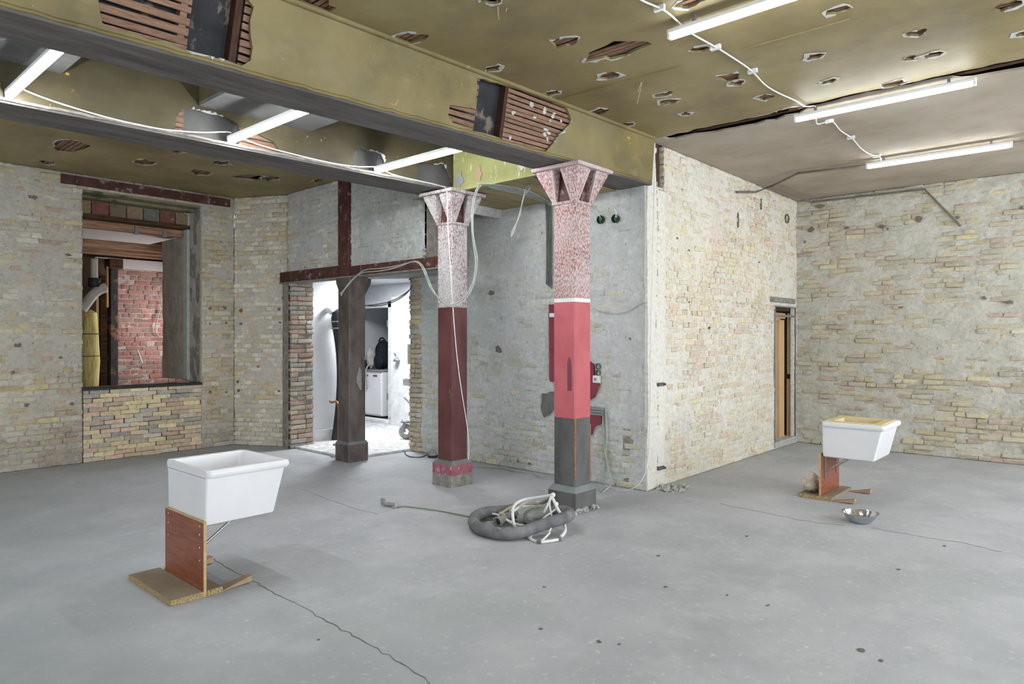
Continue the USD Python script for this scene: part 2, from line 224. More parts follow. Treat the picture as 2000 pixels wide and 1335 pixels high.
def smooth_path(pts, n=None):
    pts = np.asarray(pts, float)
    if len(pts) < 3: return pts
    from scipy.interpolate import CubicSpline, PchipInterpolator
    t = np.concatenate([[0], np.cumsum(np.linalg.norm(np.diff(pts, axis=0), axis=1) ** .5 + 1e-6)])
    return CubicSpline(t, pts)(np.linspace(0, t[-1], n or 8 * len(pts)))
def tube(pts, r, sides=7, smooth=True, n=None, wob=0, seed=0):
    p = smooth_path(pts, n) if smooth else np.asarray(pts, float)
    rr = np.broadcast_to(r, (len(p),)) if np.ndim(r) == 0 else np.interp(np.linspace(0, 1, len(p)), np.linspace(0, 1, len(r)), r)
    t = np.gradient(p, axis=0); t /= np.linalg.norm(t, axis=1, keepdims=True) + 1e-12
    a = np.cross(t[0], (0, 0, 1.0) if abs(t[0][2]) < .9 else (1.0, 0, 0)); a /= np.linalg.norm(a)
    A = []
    for i in range(len(p)):
        a = a - t[i] * (a @ t[i]); a /= np.linalg.norm(a) + 1e-12; A.append(a)
    A = np.array(A); B = np.cross(t, A); ang = np.arange(sides) * 2 * np.pi / sides
    v = p[:, None] + rr[:, None, None] * (np.cos(ang)[None, :, None] * A[:, None] + np.sin(ang)[None, :, None] * B[:, None])
    i, j = np.meshgrid(np.arange(len(p) - 1), np.arange(sides), indexing='ij')
    q = np.stack([i * sides + j, i * sides + (j + 1) % sides, (i + 1) * sides + (j + 1) % sides, (i + 1) * sides + j], -1).reshape(-1, 4)
    f = np.vstack([q[:, [0, 1, 2]], q[:, [0, 2, 3]]]); V = v.reshape(-1, 3); n0 = len(V)
    V = np.vstack([V, p[0], p[-1]]); e = (len(p) - 1) * sides
    f = np.vstack([f, [[n0, (k + 1) % sides, k] for k in range(sides)], [[n0 + 1, e + k, e + (k + 1) % sides] for k in range(sides)]])
    m = trimesh.Trimesh(V, f, process=False)
    return m
def lathe(profile, sides=32, loc=(0, 0, 0)):
    m = trimesh.creation.revolve(np.asarray(profile, float), sections=sides); m.apply_translation(loc); return m
def extrude(poly, h):
    ps = [q for q in getattr(poly, 'geoms', [poly]) if q.geom_type == 'Polygon' and q.area > 1e-6]
    return cat([trimesh.creation.extrude_polygon(q, h, engine='earcut') for q in ps])
def on_plane(mesh, O, S, T, N):
    """(s, t, depth) coordinates to the room."""
    m = mesh.copy(); v = m.vertices
    m.vertices = np.asarray(O) + v[:, :1] * np.asarray(S) + v[:, 1:2] * np.asarray(T) + v[:, 2:3] * np.asarray(N)
    if np.dot(np.cross(S, T), N) < 0: m.invert()
    return m
def blob(c, rx, ry, n=14, jag=.22, seed=0, rot=0):
    r = np.random.default_rng(seed)
    a = np.arange(n) * 2 * np.pi / n + r.normal(0, .08, n); k = 1 + r.normal(0, jag, n).clip(-.4, .4)
    x, y = rx * k * np.cos(a), ry * k * np.sin(a)
    return Polygon(np.stack([c[0] + x * math.cos(rot) - y * math.sin(rot), c[1] + x * math.sin(rot) + y * math.cos(rot)], 1)).buffer(0)
def broken(ring, share, seed):
    """Keeps only some stretches of a thin ring."""
    if ring.is_empty: return ring
    r = np.random.default_rng(seed); x0, y0, x1, y1 = ring.bounds; n = max(4, int(8 * share * (1 + (x1 - x0) * 3)))
    parts = [q for q in getattr(ring, 'geoms', [ring])]; bl = []
    for _ in range(n):
        q = max(parts, key=lambda p: p.length); c = q.exterior.interpolate(r.random(), normalized=True)
        bl.append(blob((c.x, c.y), r.uniform(.02, .09), r.uniform(.02, .09), 9, .25, int(r.integers(1e6))))
    return ring.intersection(unary_union(bl))
def ragged(poly, amp, step, seed):
    """A polygon with an uneven broken outline."""
    r = np.random.default_rng(seed); ring = poly.exterior; n = max(6, int(ring.length / step))
    pts = np.array([ring.interpolate(i / n, normalized=True).coords[0] for i in range(n)]) + r.normal(0, amp, (n, 2))
    return Polygon(pts).buffer(0)

# ---------------------------------------------------------------- brickwork: single bricks standing proud of an uneven mortar bed
def pal(r, cols, k):
    cols = np.array(cols); i = r.integers(0, len(cols), k); return np.clip(cols[i] * r.normal(1, .07, (k, 1)), .02, .95)
def brick_wall(parent, region, O, S, N, seed, mat, bricks, mortar_col, ch=.0675, bl=.228, gap=.011, out=.004, outvar=.004, bed=-.006, amp=.005, fine=.003, relief=None, tint=None, thick=.3,
               nparts=300, grid=.0165, core=True, rough_brick=.0022, skip=True, bond='cross', core_mat='core', t0=0.0, chip=.003, gain=1.0, desat=.35, core_region=None):
    r = np.random.default_rng(seed); O = np.asarray(O, float); S = np.asarray(S, float); N = np.asarray(N, float)
    adj = lambda c: np.clip((np.array(c) * (1 - desat) + np.mean(c) * desat) * gain, .02, .9)
    bricks = [adj(c) for c in bricks]; mortar_col = adj(mortar_col)
    def level(s, t):
        q = np.stack([s * 4, t * 4, np.full_like(s, seed)], -1); w = np.stack([s * 26, t * 42, np.full_like(s, seed + .5)], -1)
        L = bed + amp * 2 * (meshkit.fbm(q, 3, seed) - .5) + fine * 2 * (meshkit.fbm(w, 2, seed + 9) - .5)
        return L + (relief(s, t) if relief is not None else 0)
    x0, y0, x1, y1 = region.bounds
    # bricks
    S0, S1, T0, T1 = [], [], [], []
    k = 0; t = y0 - ((y0 - t0) % ch)
    while t < y1:
        tm = t + ch / 2; line = LineString([(x0 - 1, tm), (x1 + 1, tm)]).intersection(region)
        for seg in getattr(line, 'geoms', [line]):
            if seg.is_empty or seg.geom_type != 'LineString': continue
            a, b = seg.bounds[0], seg.bounds[2]
            ci = int(round((t - t0) / ch)); head = bond == 'cross' and ci % 2
            s = x0 - (bl / 2 + gap) * (.5 if head else (ci // 2) % 2)
            while s < b:
                l = ((bl - gap) / 2 if head else bl) + r.normal(0, .004)
                if bond == 'wild' and r.random() < .18: l = bl / 2
                p, q = max(s, a), min(s + l, b)
                if q - p > .035: S0.append(p); S1.append(q); T0.append(max(t + gap / 2, y0 + .002)); T1.append(min(t + ch - gap / 2, y1 - .002))
                s += l + gap
        t += ch
    S0, S1, T0, T1 = map(np.array, (S0, S1, T0, T1)); n = len(S0)
    off = out + r.normal(0, outvar, n)
    if skip:
        keep = level((S0 + S1) / 2, (T0 + T1) / 2) < off + .003; S0, S1, T0, T1, off = S0[keep], S1[keep], T0[keep], T1[keep], off[keep]; n = len(S0)
    col = pal(r, bricks, n)
    if tint is not None: col = tint((S0 + S1) / 2, (T0 + T1) / 2, col, True, r)
    gu, gv = np.meshgrid([0, .5, 1], [0, .5, 1], indexing='ij'); gu, gv = gu.ravel(), gv.ravel()
    ringi = [0, 3, 6, 7, 8, 5, 2, 1]
    e = .004
    def plane(inset, depth):
        a, b, c, d = S0 + inset, S1 - inset, T0 + inset, T1 - inset
        jit = min(chip, .003)
        s = a[:, None] + (b - a)[:, None] * gu + r.normal(0, jit, (n, 9)); t = c[:, None] + (d - c)[:, None] * gv + r.normal(0, jit * .8, (n, 9))
        return np.stack([s, t, depth], -1)
    tilt = r.normal(0, outvar * .5, (n, 1)) * (gu * 2 - 1) + r.normal(0, outvar * .4, (n, 1)) * (gv * 2 - 1)
    front = plane(e, off[:, None] + tilt + r.normal(0, rough_brick, (n, 9)))
    rim = plane(0, (off - .006)[:, None] + tilt)[:, ringi]; back = np.copy(rim); back[..., 2] = -.05
    V = np.concatenate([front, rim, back], 1)                       # 9 + 8 + 8
    f = []
    for i in range(2):
        for j in range(2):
            q = [i * 3 + j, (i + 1) * 3 + j, (i + 1) * 3 + j + 1, i * 3 + j + 1]; f += [[q[0], q[1], q[2]], [q[0], q[2], q[3]]]
    for i in range(8):
        j = (i + 1) % 8; A, B, C, D = 9 + i, 9 + j, ringi[j], ringi[i]; f += [[A, B, C], [A, C, D]]
        A2, B2 = 17 + i, 17 + j; f += [[A2, B2, B], [A2, B, A]]
    f = np.array(f)
    flip = np.dot(np.cross(S, (0, 0, 1)), N) < 0
    if flip: f = f[:, ::-1]
    Wp = O + V[..., :1] * S + V[..., 1:2] * np.array([0, 0, 1.0]) + V[..., 2:] * N
    cen = Wp[:, :9].mean(1); q = cen - EYE; D = q @ FW; fac = np.abs((q / np.linalg.norm(q, axis=1, keepdims=True)) @ N)
    size = np.where((np.abs(q @ RT) < .78 * D) & (D > .2) & (np.abs(q[:, 2]) < .53 * D), (S1 - S0) * fac / np.maximum(D, .2) ** 2, 0)
    order = np.argsort(-size)
    for i in order[:nparts]:
        if size[i] <= 0: continue
        obj('brick', (Wp[i], f), mat, parent, smooth=True, col=np.repeat(col[i:i + 1], 25, 0))
    rest = [i for i in order[nparts:]] + [i for i in order[:nparts] if size[i] <= 0]
    if rest:
        idx = np.array(rest); F = (f[None] + (np.arange(len(idx)) * 25)[:, None, None]).reshape(-1, 3)
        obj('brickwork', (Wp[idx].reshape(-1, 3), F), mat, parent, smooth=True, col=np.repeat(col[idx], 25, 0), kind='stuff')
    # mortar bed
    ns, nt = max(2, int(round((x1 - x0) / grid))), max(2, int(round((y1 - y0) / grid)))
    ss, tt = np.meshgrid(np.linspace(x0, x1, ns + 1), np.linspace(y0, y1, nt + 1), indexing='ij')
    L = level(ss, tt)
    cs, ct = (ss[:-1, :-1] + ss[1:, 1:]) / 2, (tt[:-1, :-1] + tt[1:, 1:]) / 2
    ok = shapely.contains_xy(region, cs, ct)
    v = np.stack([ss, tt, L], -1).reshape(-1, 3); vid = np.arange(len(v)).reshape(ns + 1, nt + 1)
    qi = np.stack([vid[:-1, :-1], vid[1:, :-1], vid[1:, 1:], vid[:-1, 1:]], -1)
    quads = [qi[ok]]
    vb = v.copy(); vb[:, 2] = -.055; nb = len(v)                      # skirts close the open edges
    pad = np.pad(ok, 1)
    for (di, dj, a, b) in ((0, -1, 0, 1), (1, 0, 1, 2), (0, 1, 2, 3), (-1, 0, 3, 0)):
        edge = ok & ~pad[1 + di:1 + di + ns, 1 + dj:1 + dj + nt]
        e_ = qi[edge]
        quads.append(np.stack([e_[:, b], e_[:, a], e_[:, a] + nb, e_[:, b] + nb], -1))
    quads = np.concatenate(quads); v = np.vstack([v, vb])
    usedv, inv = np.unique(quads, return_inverse=True); v = v[usedv]; quads = inv.reshape(-1, 4)
    mc = np.clip(np.array(mortar_col)[None] * (1 + .14 * (meshkit.fbm(np.stack([v[:, 0] * 5, v[:, 1] * 5, np.zeros(len(v))], -1), 3, seed + 3) - .5)[:, None] * 2), .02, .95)
    if tint is not None: mc = tint(v[:, 0], v[:, 1], mc, False, r)
    Wm = O + v[:, :1] * S + v[:, 1:2] * np.array([0, 0, 1.0]) + v[:, 2:] * N
    if flip: quads = quads[:, ::-1]
    tri = np.vstack([quads[:, [0, 1, 2]], quads[:, [0, 2, 3]]])
    obj('mortar', (Wm, tri), mat, parent, smooth=True, col=mc)
    if core:
        obj('wall_core', on_plane(extrude(core_region or region, thick - .03), O - thick * N, S, (0, 0, 1), N), M[core_mat], parent)

def groove(center, width, depth): return lambda s, t: -depth * np.exp(-((t - center) / width) ** 2)
def nz(s, t, f, seed): return meshkit.fbm(np.stack([s * f, t * f, np.full_like(s, .3)], -1), 3, seed)

CEIL = 3.62
Z3 = (0, 0, 1)
# ================================================================ SETTING
# floor
fl = thing('floor', 'dusty grey concrete floor with scuffs and a long crack', kind='structure')
obj('slab', bx(-2.9, 10.8, -2.9, 9.9, -.12, 0), M['floor'], fl)
obj('slab', bx(1.0, 6.2, 9.9, 13.6, -.12, 0), M['floor'], fl)
util = Polygon([(5.17, 8.70), (5.17, 7.42), (6.16, 7.36), (10.8, 7.36), (10.8, 13.2), (5.9, 13.2), (5.9, 9.4), (5.2, 9.4)])
m = extrude(util, .03); m.apply_translation((0, 0, .001)); obj('raised_screed', m, M['utility_floor'], fl)
def crack(pts, w, seed):
    r = np.random.default_rng(seed); p = np.array(pts, float); q = []
    for a, b in zip(p[:-1], p[1:]):
        k = max(2, int(np.linalg.norm(b - a) / .05))
        q += [a + (b - a) * i / k for i in range(k)]
    q = np.array(q + [p[-1]]); q += r.normal(0, .008, q.shape); ww = w * r.uniform(.25, 1.3, len(q))
    d = np.gradient(q, axis=0); d /= np.linalg.norm(d, axis=1, keepdims=True); nrm = np.stack([-d[:, 1], d[:, 0]], 1)
    poly = np.vstack([q + nrm * ww[:, None], (q - nrm * ww[:, None])[::-1]])
    mm = extrude(Polygon(poly).buffer(0), .0015); mm.apply_translation((0, 0, .0003)); return mm
def fl2(pts): return [P(u, v, z=0)[:2] for u, v in pts]
obj('crack', crack(fl2([(405, 1085), (480, 1128), (580, 1180), (650, 1218), (760, 1280), (850, 1340)]), .0032, 1), M['crack'], fl, label='long crack running toward the viewer')
obj('crack', crack(fl2([(590, 955), (640, 975), (690, 992), (740, 1004)]), .0018, 2), M['crack'], fl)
obj('crack', crack(fl2([(1400, 982), (1480, 998), (1560, 1015), (1650, 1026)]), .0018, 3), M['crack'], fl)
obj('crack', crack(fl2([(1700, 1030), (1780, 1044), (1880, 1060), (1960, 1078)]), .0024, 4), M['crack'], fl)
for i, (u, v, w, h) in enumerate([(1056, 1228, 16, 5), (1682, 1270, 26, 8), (1170, 1253, 13, 7), (1458, 1047, 13, 3), (1300, 1146, 12, 3), (1500, 1182, 12, 3), (1285, 1085, 10, 3), (1845, 1066, 14, 3), (1755, 1112, 8, 3), (1063, 1146, 7, 3), (1420, 1162, 8, 3), (622, 1249, 8, 3), (1720, 1290, 14, 4), (1210, 1258, 10, 3)]):
    c = P(u, v, z=0); s = c @ FW / FPX * .5; mm = extrude(blob((c[0], c[1]), w * s * .7, h * s * 1.7, 9, .3, i, TH - .9), .004); obj('floor_chip', mm, M['dust_chip'], fl)

# ---- wall palettes (reflectances)
YEL, YEL2, PINK, PALE, GREY = g(190, 172, 122), g(178, 158, 116), g(178, 140, 120), g(190, 182, 164), g(158, 154, 146)

# left wall, Y = 9.72, with the big opening
L_O, L_S, L_N = (0, 9.72, 0), (1, 0, 0), (0, -1, 0)
reg = Polygon([(-2.7, 0), (4.75, 0), (4.75, CEIL), (-2.7, CEIL)]).difference(sbox(2.79, -.1, 4.28, 3.44))
wl = thing('wall_left', 'limewashed yellow brick wall on the left around the large walled-up opening', kind='structure')
def tint_left(s, t, c, isb, r):
    k = np.clip((nz(s, t, 1.3, 21) - .5) * 5, 0, 1)[:, None]; c = c * (1 - k) + c * np.array([[1.04, 1.0, .92]]) * k
    low = np.clip((.55 - t) / .3, 0, 1)[:, None] * .35
    return c * (1 - low) + np.array(g(150, 146, 140))[None] * low
relief_left = lambda s, t: -.010 * np.exp(-((t - 2.03) / .012) ** 2) - .006 * np.clip((.7 - t) / .4, 0, 1) + .006 * np.clip((nz(s, t, .9, 4) - .5) * 4, -1, 1)
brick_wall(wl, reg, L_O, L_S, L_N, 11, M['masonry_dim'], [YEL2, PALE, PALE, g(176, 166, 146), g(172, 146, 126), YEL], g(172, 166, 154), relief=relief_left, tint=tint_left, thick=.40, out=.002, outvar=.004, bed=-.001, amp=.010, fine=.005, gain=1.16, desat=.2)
obj('head_timber', bx(2.55, 4.68, 9.69, 9.80, 3.47, 3.585, .004), M['maroon_wood'], wl, label='maroon painted timber over the opening')

# short slanting wall of the far left corner
c0, c1 = np.array([4.75, 9.72, 0]), np.array([5.22, 8.80, 0]); sd = (c1 - c0) / np.linalg.norm(c1 - c0); nd = np.array([sd[1], -sd[0], 0])
wc = thing('wall_corner', 'narrow slanting limewashed brick wall in the far left corner', kind='structure')
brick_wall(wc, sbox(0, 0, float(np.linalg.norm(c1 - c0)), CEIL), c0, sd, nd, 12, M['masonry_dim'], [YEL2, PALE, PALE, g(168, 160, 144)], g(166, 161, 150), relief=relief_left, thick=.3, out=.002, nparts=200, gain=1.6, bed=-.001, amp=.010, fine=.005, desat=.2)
# left jamb of the doorway: a stack of bare bricks
dj = np.array([1, -.04, 0]); dj /= np.linalg.norm(dj)
wj = thing('wall_jamb', 'bare brick jamb on the left side of the doorway', kind='structure')
brick_wall(wj, sbox(0, 0, .36, 2.40), (5.10, 8.75, 0), (1, 0, 0), (0, -1, 0), 13, M['old_brick'], [g(150, 134, 116), g(164, 148, 124), g(150, 142, 132), g(158, 128, 110)], g(120, 114, 104), gain=1.35, desat=.3, out=.006, outvar=.008, bed=-.012, thick=.22, nparts=120, bond='wild')

# upper wall over the lintel, plane X = 5.12 facing the room
wu = thing('wall_back', 'limewashed and greenish plastered brick wall above the timber lintel', kind='structure')
U_O, U_S, U_N = (5.12, 8.86, 0), (0, -1, 0), (-1, 0, 0)
def tint_up(s, t, c, isb, r):
    k = np.clip((nz(s, t, 2.2, 31) - .5) * 5, 0, 1)[:, None]; wgt = np.clip((s - 1.55) / .2, 0, 1)[:, None]
    gr = np.array(g(172, 176, 172))[None]; c2 = gr * .95 * (1 - .25 * k) + np.array(g(150, 166, 142))[None] * .25 * k
    return c * (1 - .75 * wgt) + c2 * .75 * wgt
brick_wall(wu, sbox(0, 2.46, 2.92, CEIL), U_O, U_S, U_N, 14, M['masonry_grey'], [YEL2, PALE, GREY, g(160, 160, 152)], g(168, 166, 158), tint=tint_up, thick=.28, out=.001, bed=-.001, nparts=300, core_mat='core', gain=1.6, fine=.004)
obj('overhang_soffit', extrude(Polygon([(5.12, 8.8), (5.12, 6.40), (6.2, 6.40), (6.2, 7.38), (5.5, 8.8)]), .06).apply_translation((0, 0, 2.40)), M['grey_wall'], wu)
obj('overhang_cheek', bx(5.13, 6.2, 6.40, 6.5, 2.46, CEIL), M['core'], wu)

# middle wall, X = 6.15, behind the two columns
wm = thing('wall_middle', 'grey-green roughcast brick wall behind the two columns', kind='structure')
M_O, M_S, M_N = (6.15, 7.36, 0), (0, -1, 0), (-1, 0, 0)
def tint_mid(s, t, c, isb, r):
    k = np.clip((nz(s, t, 1.6, 41) - .48) * 6, 0, 1)[:, None]; gr = np.array(g(150, 162, 148))[None]
    yk = np.clip((nz(s, t, 3.1, 47) - .62) * 9, 0, 1)[:, None] * .6
    c = c * (1 - .3 * k) + gr * .3 * k
    return c * (1 - yk) + np.array(g(176, 172, 132))[None] * yk
relief_mid = lambda s, t: .010 * np.clip((s - 3.50) / .08, 0, 1) + -.012 * np.exp(-((t - 2.06) / .012) ** 2) - .008 * np.clip((.75 - t) / .3, 0, 1) + .007 * np.clip((nz(s, t, 1.1, 5) - .42) * 5, -1, 1)
brick_wall(wm, sbox(0, 0, 3.71, 3.22), M_O, M_S, M_N, 15, M['masonry_grey'], [g(164, 162, 144), g(158, 160, 154), g(168, 168, 160), g(176, 168, 132)], g(166, 169, 166), relief=relief_mid, tint=tint_mid, thick=.24, out=.002, outvar=.004, bed=.002, amp=.010, fine=.005, gain=1.45)
# right jamb of the doorway
wr = thing('wall_jamb', 'yellowish brick jamb on the right side of the doorway', kind='structure')
brick_wall(wr, sbox(0, 0, .24, 2.40), (6.15, 7.40, 0), (0, -1, 0), (-1, 0, 0), 16, M['old_brick'], [g(176, 160, 118), g(158, 146, 120), g(162, 156, 142)], g(132, 128, 116), gain=1.4, out=.020, outvar=.008, bed=-.0, thick=.2, nparts=100, bond='wild')

# right-hand wall, Y = 3.65, with the narrow door
wb = thing('wall_right', 'bright cream limewashed brick wall with the narrow doorway', kind='structure')
B_O, B_S, B_N = (6.15, 3.65, 0), (1, 0, 0), (0, -1, 0)
regB = sbox(0, 0, 4.36, CEIL).difference(sbox(3.46, .10, 4.25, 2.02)).difference(sbox(.20, 3.14, .36, 4))
def tint_right(s, t, c, isb, r):
    end = np.clip((.40 - s) / .05, 0, 1)[:, None] * .75
    c = c * (1 - end) + np.array(g(222, 222, 222))[None] * end
    pk = (np.clip((nz(s, t, 1.8, 52) - .46) * 6, 0, 1) * np.exp(-((s - 1.75) / .5) ** 2) * np.exp(-((t - 2.45) / .55) ** 2))[:, None]
    c = c * (1 - .55 * pk) + np.array(g(206, 166, 150))[None] * .55 * pk
    wm_ = np.clip((nz(s, t, .8, 53) - .42) * 4, 0, 1)[:, None] * .3
    return c * (1 - wm_) + np.array(g(222, 212, 180))[None] * wm_
relief_right = lambda s, t: .014 * np.clip((.40 - s) / .08, 0, 1) - .012 * np.exp(-((t - 2.02) / .012) ** 2) - .010 * np.exp(-((t - .145) / .008) ** 2) - .016 * np.exp(-((s - .22 - .02 * np.sin(t * 3)) / .02) ** 2) * (t > .2) + .006 * np.clip((nz(s, t, 1.0, 6) - .45) * 5, -1, 1)
brick_wall(wb, regB, B_O, B_S, B_N, 17, M['masonry'], [g(214, 200, 158), g(206, 192, 158), g(216, 208, 188), g(210, 196, 176), g(214, 184, 164)], g(214, 211, 202), relief=relief_right, tint=tint_right, thick=.28, out=.003, outvar=.004, bed=-.001, amp=.009, fine=.005, gain=.96, desat=.15, core_region=sbox(0, 0, 4.36, CEIL).difference(sbox(3.38, -.1, 4.40, 2.16)).difference(sbox(.17, 3.12, .39, 4)))

# far wall, X = 10.5
wf = thing('wall_far', 'rough knobbly yellow brick wall at the far right', kind='structure')
F_O, F_S, F_N = (10.5, 3.66, 0), (0, -1, 0), (-1, 0, 0)
def tint_far(s, t, c, isb, r):
    k = np.clip((nz(s, t, .9, 62) - .45) * 5, 0, 1)[:, None] * (.30 if isb else .42)
    return c * (1 - k) + np.array(g(196, 200, 192))[None] * k
relief_far = lambda s, t: .012 * np.clip((nz(s * .6 + t * .5, t * 1.6 - s * .5, 3.2, 7) - .47) * 5, -1, 1.2)
regF = sbox(0, 0, 3.5, CEIL)
brick_wall(wf, regF, F_O, F_S, F_N, 18, M['masonry_far'] if 'masonry_far' in M else M['masonry_dim'], [g(204, 188, 140), g(196, 182, 144), g(190, 182, 160), g(196, 168, 146), g(206, 192, 150)], g(196, 194, 182), relief=relief_far, tint=tint_far, thick=.3, out=.010, outvar=.011, bed=.007, amp=.014, fine=.008, desat=.25, rough_brick=.004, chip=.005, bond='wild', gain=.98)
obj('wall_core', bx(10.5, 10.8, -2.9, .16, 0, CEIL), M['core'], wf)

# the two walls behind the camera with their window openings
wfr = thing('wall_front', 'plastered street wall with five tall window openings behind the viewer', kind='structure')
op = unary_union([sbox(x - .75, .80, x + .75, 2.90) for x in (-1.1, 1.7, 4.5, 7.3, 9.6)])
obj('plaster', on_plane(extrude(sbox(-2.9, 0, 10.8, CEIL).difference(op), .3), (0, -2.9, 0), (1, 0, 0), Z3, (0, 1, 0)), M['white_plaster'], wfr)
wsd = thing('wall_side', 'plastered side wall with two window openings behind the viewer', kind='structure')
op = unary_union([sbox(1.6 - .8, 1.1, 1.6 + .8, 2.6), sbox(6.4 - 1.3, .8, 6.4 + 1.3, 2.9)])
obj('plaster', on_plane(extrude(sbox(-2.6, 0, 9.8, CEIL).difference(op), .3), (-2.9, 0, 0), (0, 1, 0), Z3, (1, 0, 0)), M['white_plaster'], wsd)

# ---- ceiling: plaster on laths, knocked through in many places
ce = thing('ceiling', 'old ochre plaster ceiling with broken patches showing the laths', kind='structure')
def yb1(x): return 4.0 - .065 * x
holes = []     # (pixel centre, half width, half height px)
HOLES = [(545, 12, 0, 0), (612, 14, 46, 16), (802, 75, 26, 10), (1102, 82, 24, 9), (1205, 98, 62, 12), (960, 134, 18, 5), (1188, 148, 20, 6), (1078, 182, 15, 4), (1162, 220, 22, 5), (1306, 199, 16, 5), (1292, 185, 18, 3), (1338, 222, 9, 3), (1222, 244, 13, 3),
         (1422, 152, 22, 8), (1437, 163, 16, 5), (1366, 97, 18, 6), (1640, 20, 26, 7), (1592, 110, 20, 5), (1790, 65, 18, 6), (1776, 114, 14, 4), (1825, 106, 18, 5), (1494, 190, 19, 5), (1618, 159, 16, 3), (1965, 12, 24, 8), (1350, 5, 32, 8), (1745, 163, 24, 5), (1538, 215, 26, 4), (960, 0, 20, 4), (1995, 66, 8, 4)]
ochre = Polygon([(-2.7, -2.7), (6.19, -2.7), (6.19, 3.56), (-2.7, 3.98)])
trench = unary_union([ragged(Polygon([(6.17, -2.7), (6.42, -2.7), (6.44, .6), (6.36, .95), (6.26, 1.0), (6.27, 2.1), (6.40, 2.2), (6.43, 2.7), (6.34, 3.5), (6.20, 3.5)]), .014, .10, 77)])
pinkr = Polygon([(6.19, -2.7), (10.5, -2.7), (10.5, 3.66), (6.19, 3.66)])
def ceiling_hole(u, v, hw, hh, seed, zc=CEIL):
    c = P(u, v, z=zc); a = P(u + hw, v - hw * .2, z=zc); b = P(u, v + hh, z=zc)
    ax = a - c; dpx = np.linalg.norm(b - c)
    return c, max(.04, abs(ax[1]) * .95 + .01), max(.05, min(dpx, .45))
polys, rims = [], []
for i, (u, v, hw, hh) in enumerate(HOLES):
    if hw == 0: continue
    c, ry, rx = ceiling_hole(u, v, hw, hh, i)
    rx = min(rx, .30)
    pl = blob((c[0], c[1]), rx, ry, 13, .20, 100 + i); polys.append(pl)
    rims.append((ragged(pl.buffer(.014), .014, .05, 300 + i), pl))
def laths_over(parent, poly, z, axis, seed, mat, w=.030, gap=.012, far=0.06):
    r = np.random.default_rng(seed); x0, y0, x1, y1 = poly.bounds; k = x0 - .02 if axis == 'y' else y0 - .02; hi = x1 if axis == 'y' else y1
    while k < hi + .01:
        ww = w * r.uniform(.85, 1.15); strip = sbox(k, y0 - 9, k + ww, y1 + 9) if axis == 'y' else sbox(x0 - 9, k, x1 + 9, k + ww)
        it = strip.intersection(poly)
        if not it.is_empty:
            a0, b0, a1, b1 = it.bounds; d = r.uniform(-.004, .004); sk = r.normal(0, .003)
            if axis == 'y': mm = bx(k, k + ww, b0 - far, b1 + far, z + d, z + d + .007)
            else: mm = bx(a0 - far, a1 + far, k, k + ww, z + d, z + d + .007)
            if r.random() > .08: obj('lath', mm, mat, parent)
        k += ww + gap * r.uniform(.7, 1.5)
allh = unary_union(polys)
def slab(poly, z0, z1):
    mm = extrude(poly, z1 - z0); mm.apply_translation((0, 0, z0)); return mm
obj('plaster_panel', slab(ochre.difference(allh).difference(trench), CEIL, CEIL + .018), M['ochre_ceiling'], ce)
obj('plaster_panel', slab(pinkr.difference(trench).difference(allh), CEIL, CEIL + .018), M['pink_ceiling'], ce, label='pinkish grey newer ceiling panel')
obj('plaster_panel', slab(Polygon([(-2.7, 5.95), (5.4, 5.6), (5.4, 9.8), (-2.7, 9.8)]).difference(unary_union([])), CEIL + .06, CEIL + .075), M['dark_void'], ce)
obj('void_boards', bx(-2.9, 10.8, -2.9, 9.95, CEIL + .09, CEIL + .13), M['dark_void'], ce)
for i, pl in enumerate(polys): laths_over(ce, pl, CEIL + .022, 'y', 500 + i, M['lath_ceiling'])
for rm, pl in rims:
    rm = rm.difference(pl)
    rm = broken(rm, .8, int(pl.area * 1e6)).intersection(ochre.union(pinkr))
    if not rm.is_empty and rm.area > 1e-4: obj('plaster_rim', slab(rm, CEIL - .0035, CEIL + .002), M['white_plaster'], ce)
laths_over(ce, trench, CEIL + .035, 'y', 901, M['stud'], w=.05, gap=.06)
# rear ceiling
rear = Polygon([(-2.7, 5.93), (5.12, 5.6), (5.3, 8.9), (4.75, 9.74), (-2.7, 9.74)])
RH = [(135, 285, 38, 12), (285, 318, 15, 4), (390, 337, 16, 4), (488, 346, 18, 5), (528, 349, 15, 3), (90, 318, 10, 3), (350, 295, 12, 3), (435, 318, 12, 3), (620, 353, 9, 2)]
rp = []
for i, (u, v, hw, hh) in enumerate(RH):
    c, ry, rx = ceiling_hole(u, v, hw, hh, i); rp.append(blob((c[0], c[1]), min(rx, .2), min(ry, .3), 12, .2, 700 + i))
obj('plaster_panel', slab(rear.difference(unary_union(rp)), CEIL, CEIL + .018), M['ochre_ceiling'], ce)
for i, pl in enumerate(rp):
    laths_over(ce, pl, CEIL + .024, 'y', 760 + i, M['lath_ceiling'])
    obj('plaster_rim', slab(broken(ragged(pl.buffer(.010), .010, .05, 800 + i).difference(pl), .6, i), CEIL - .0035, CEIL + .002), M['white_plaster'], ce)
obj('plaster_panel', slab(Polygon([(-2.7, 4.1), (5.1, 3.7), (6.2, 3.6), (6.2, 6.2), (5.0, 6.2), (-2.7, 6.2)]), CEIL + .03, CEIL + .05), M['bay_grey'], ce)
# seam strips on the ochre panel
obj('seam_strip', tube([P(1450, 96, z=CEIL), P(1660, 36, z=CEIL)], .008, 5, False), M['ochre_beam'], ce)
obj('seam_strip', tube([P(1080, 195, z=CEIL), P(1330, 128, z=CEIL)], .008, 5, False), M['ochre_beam'], ce)

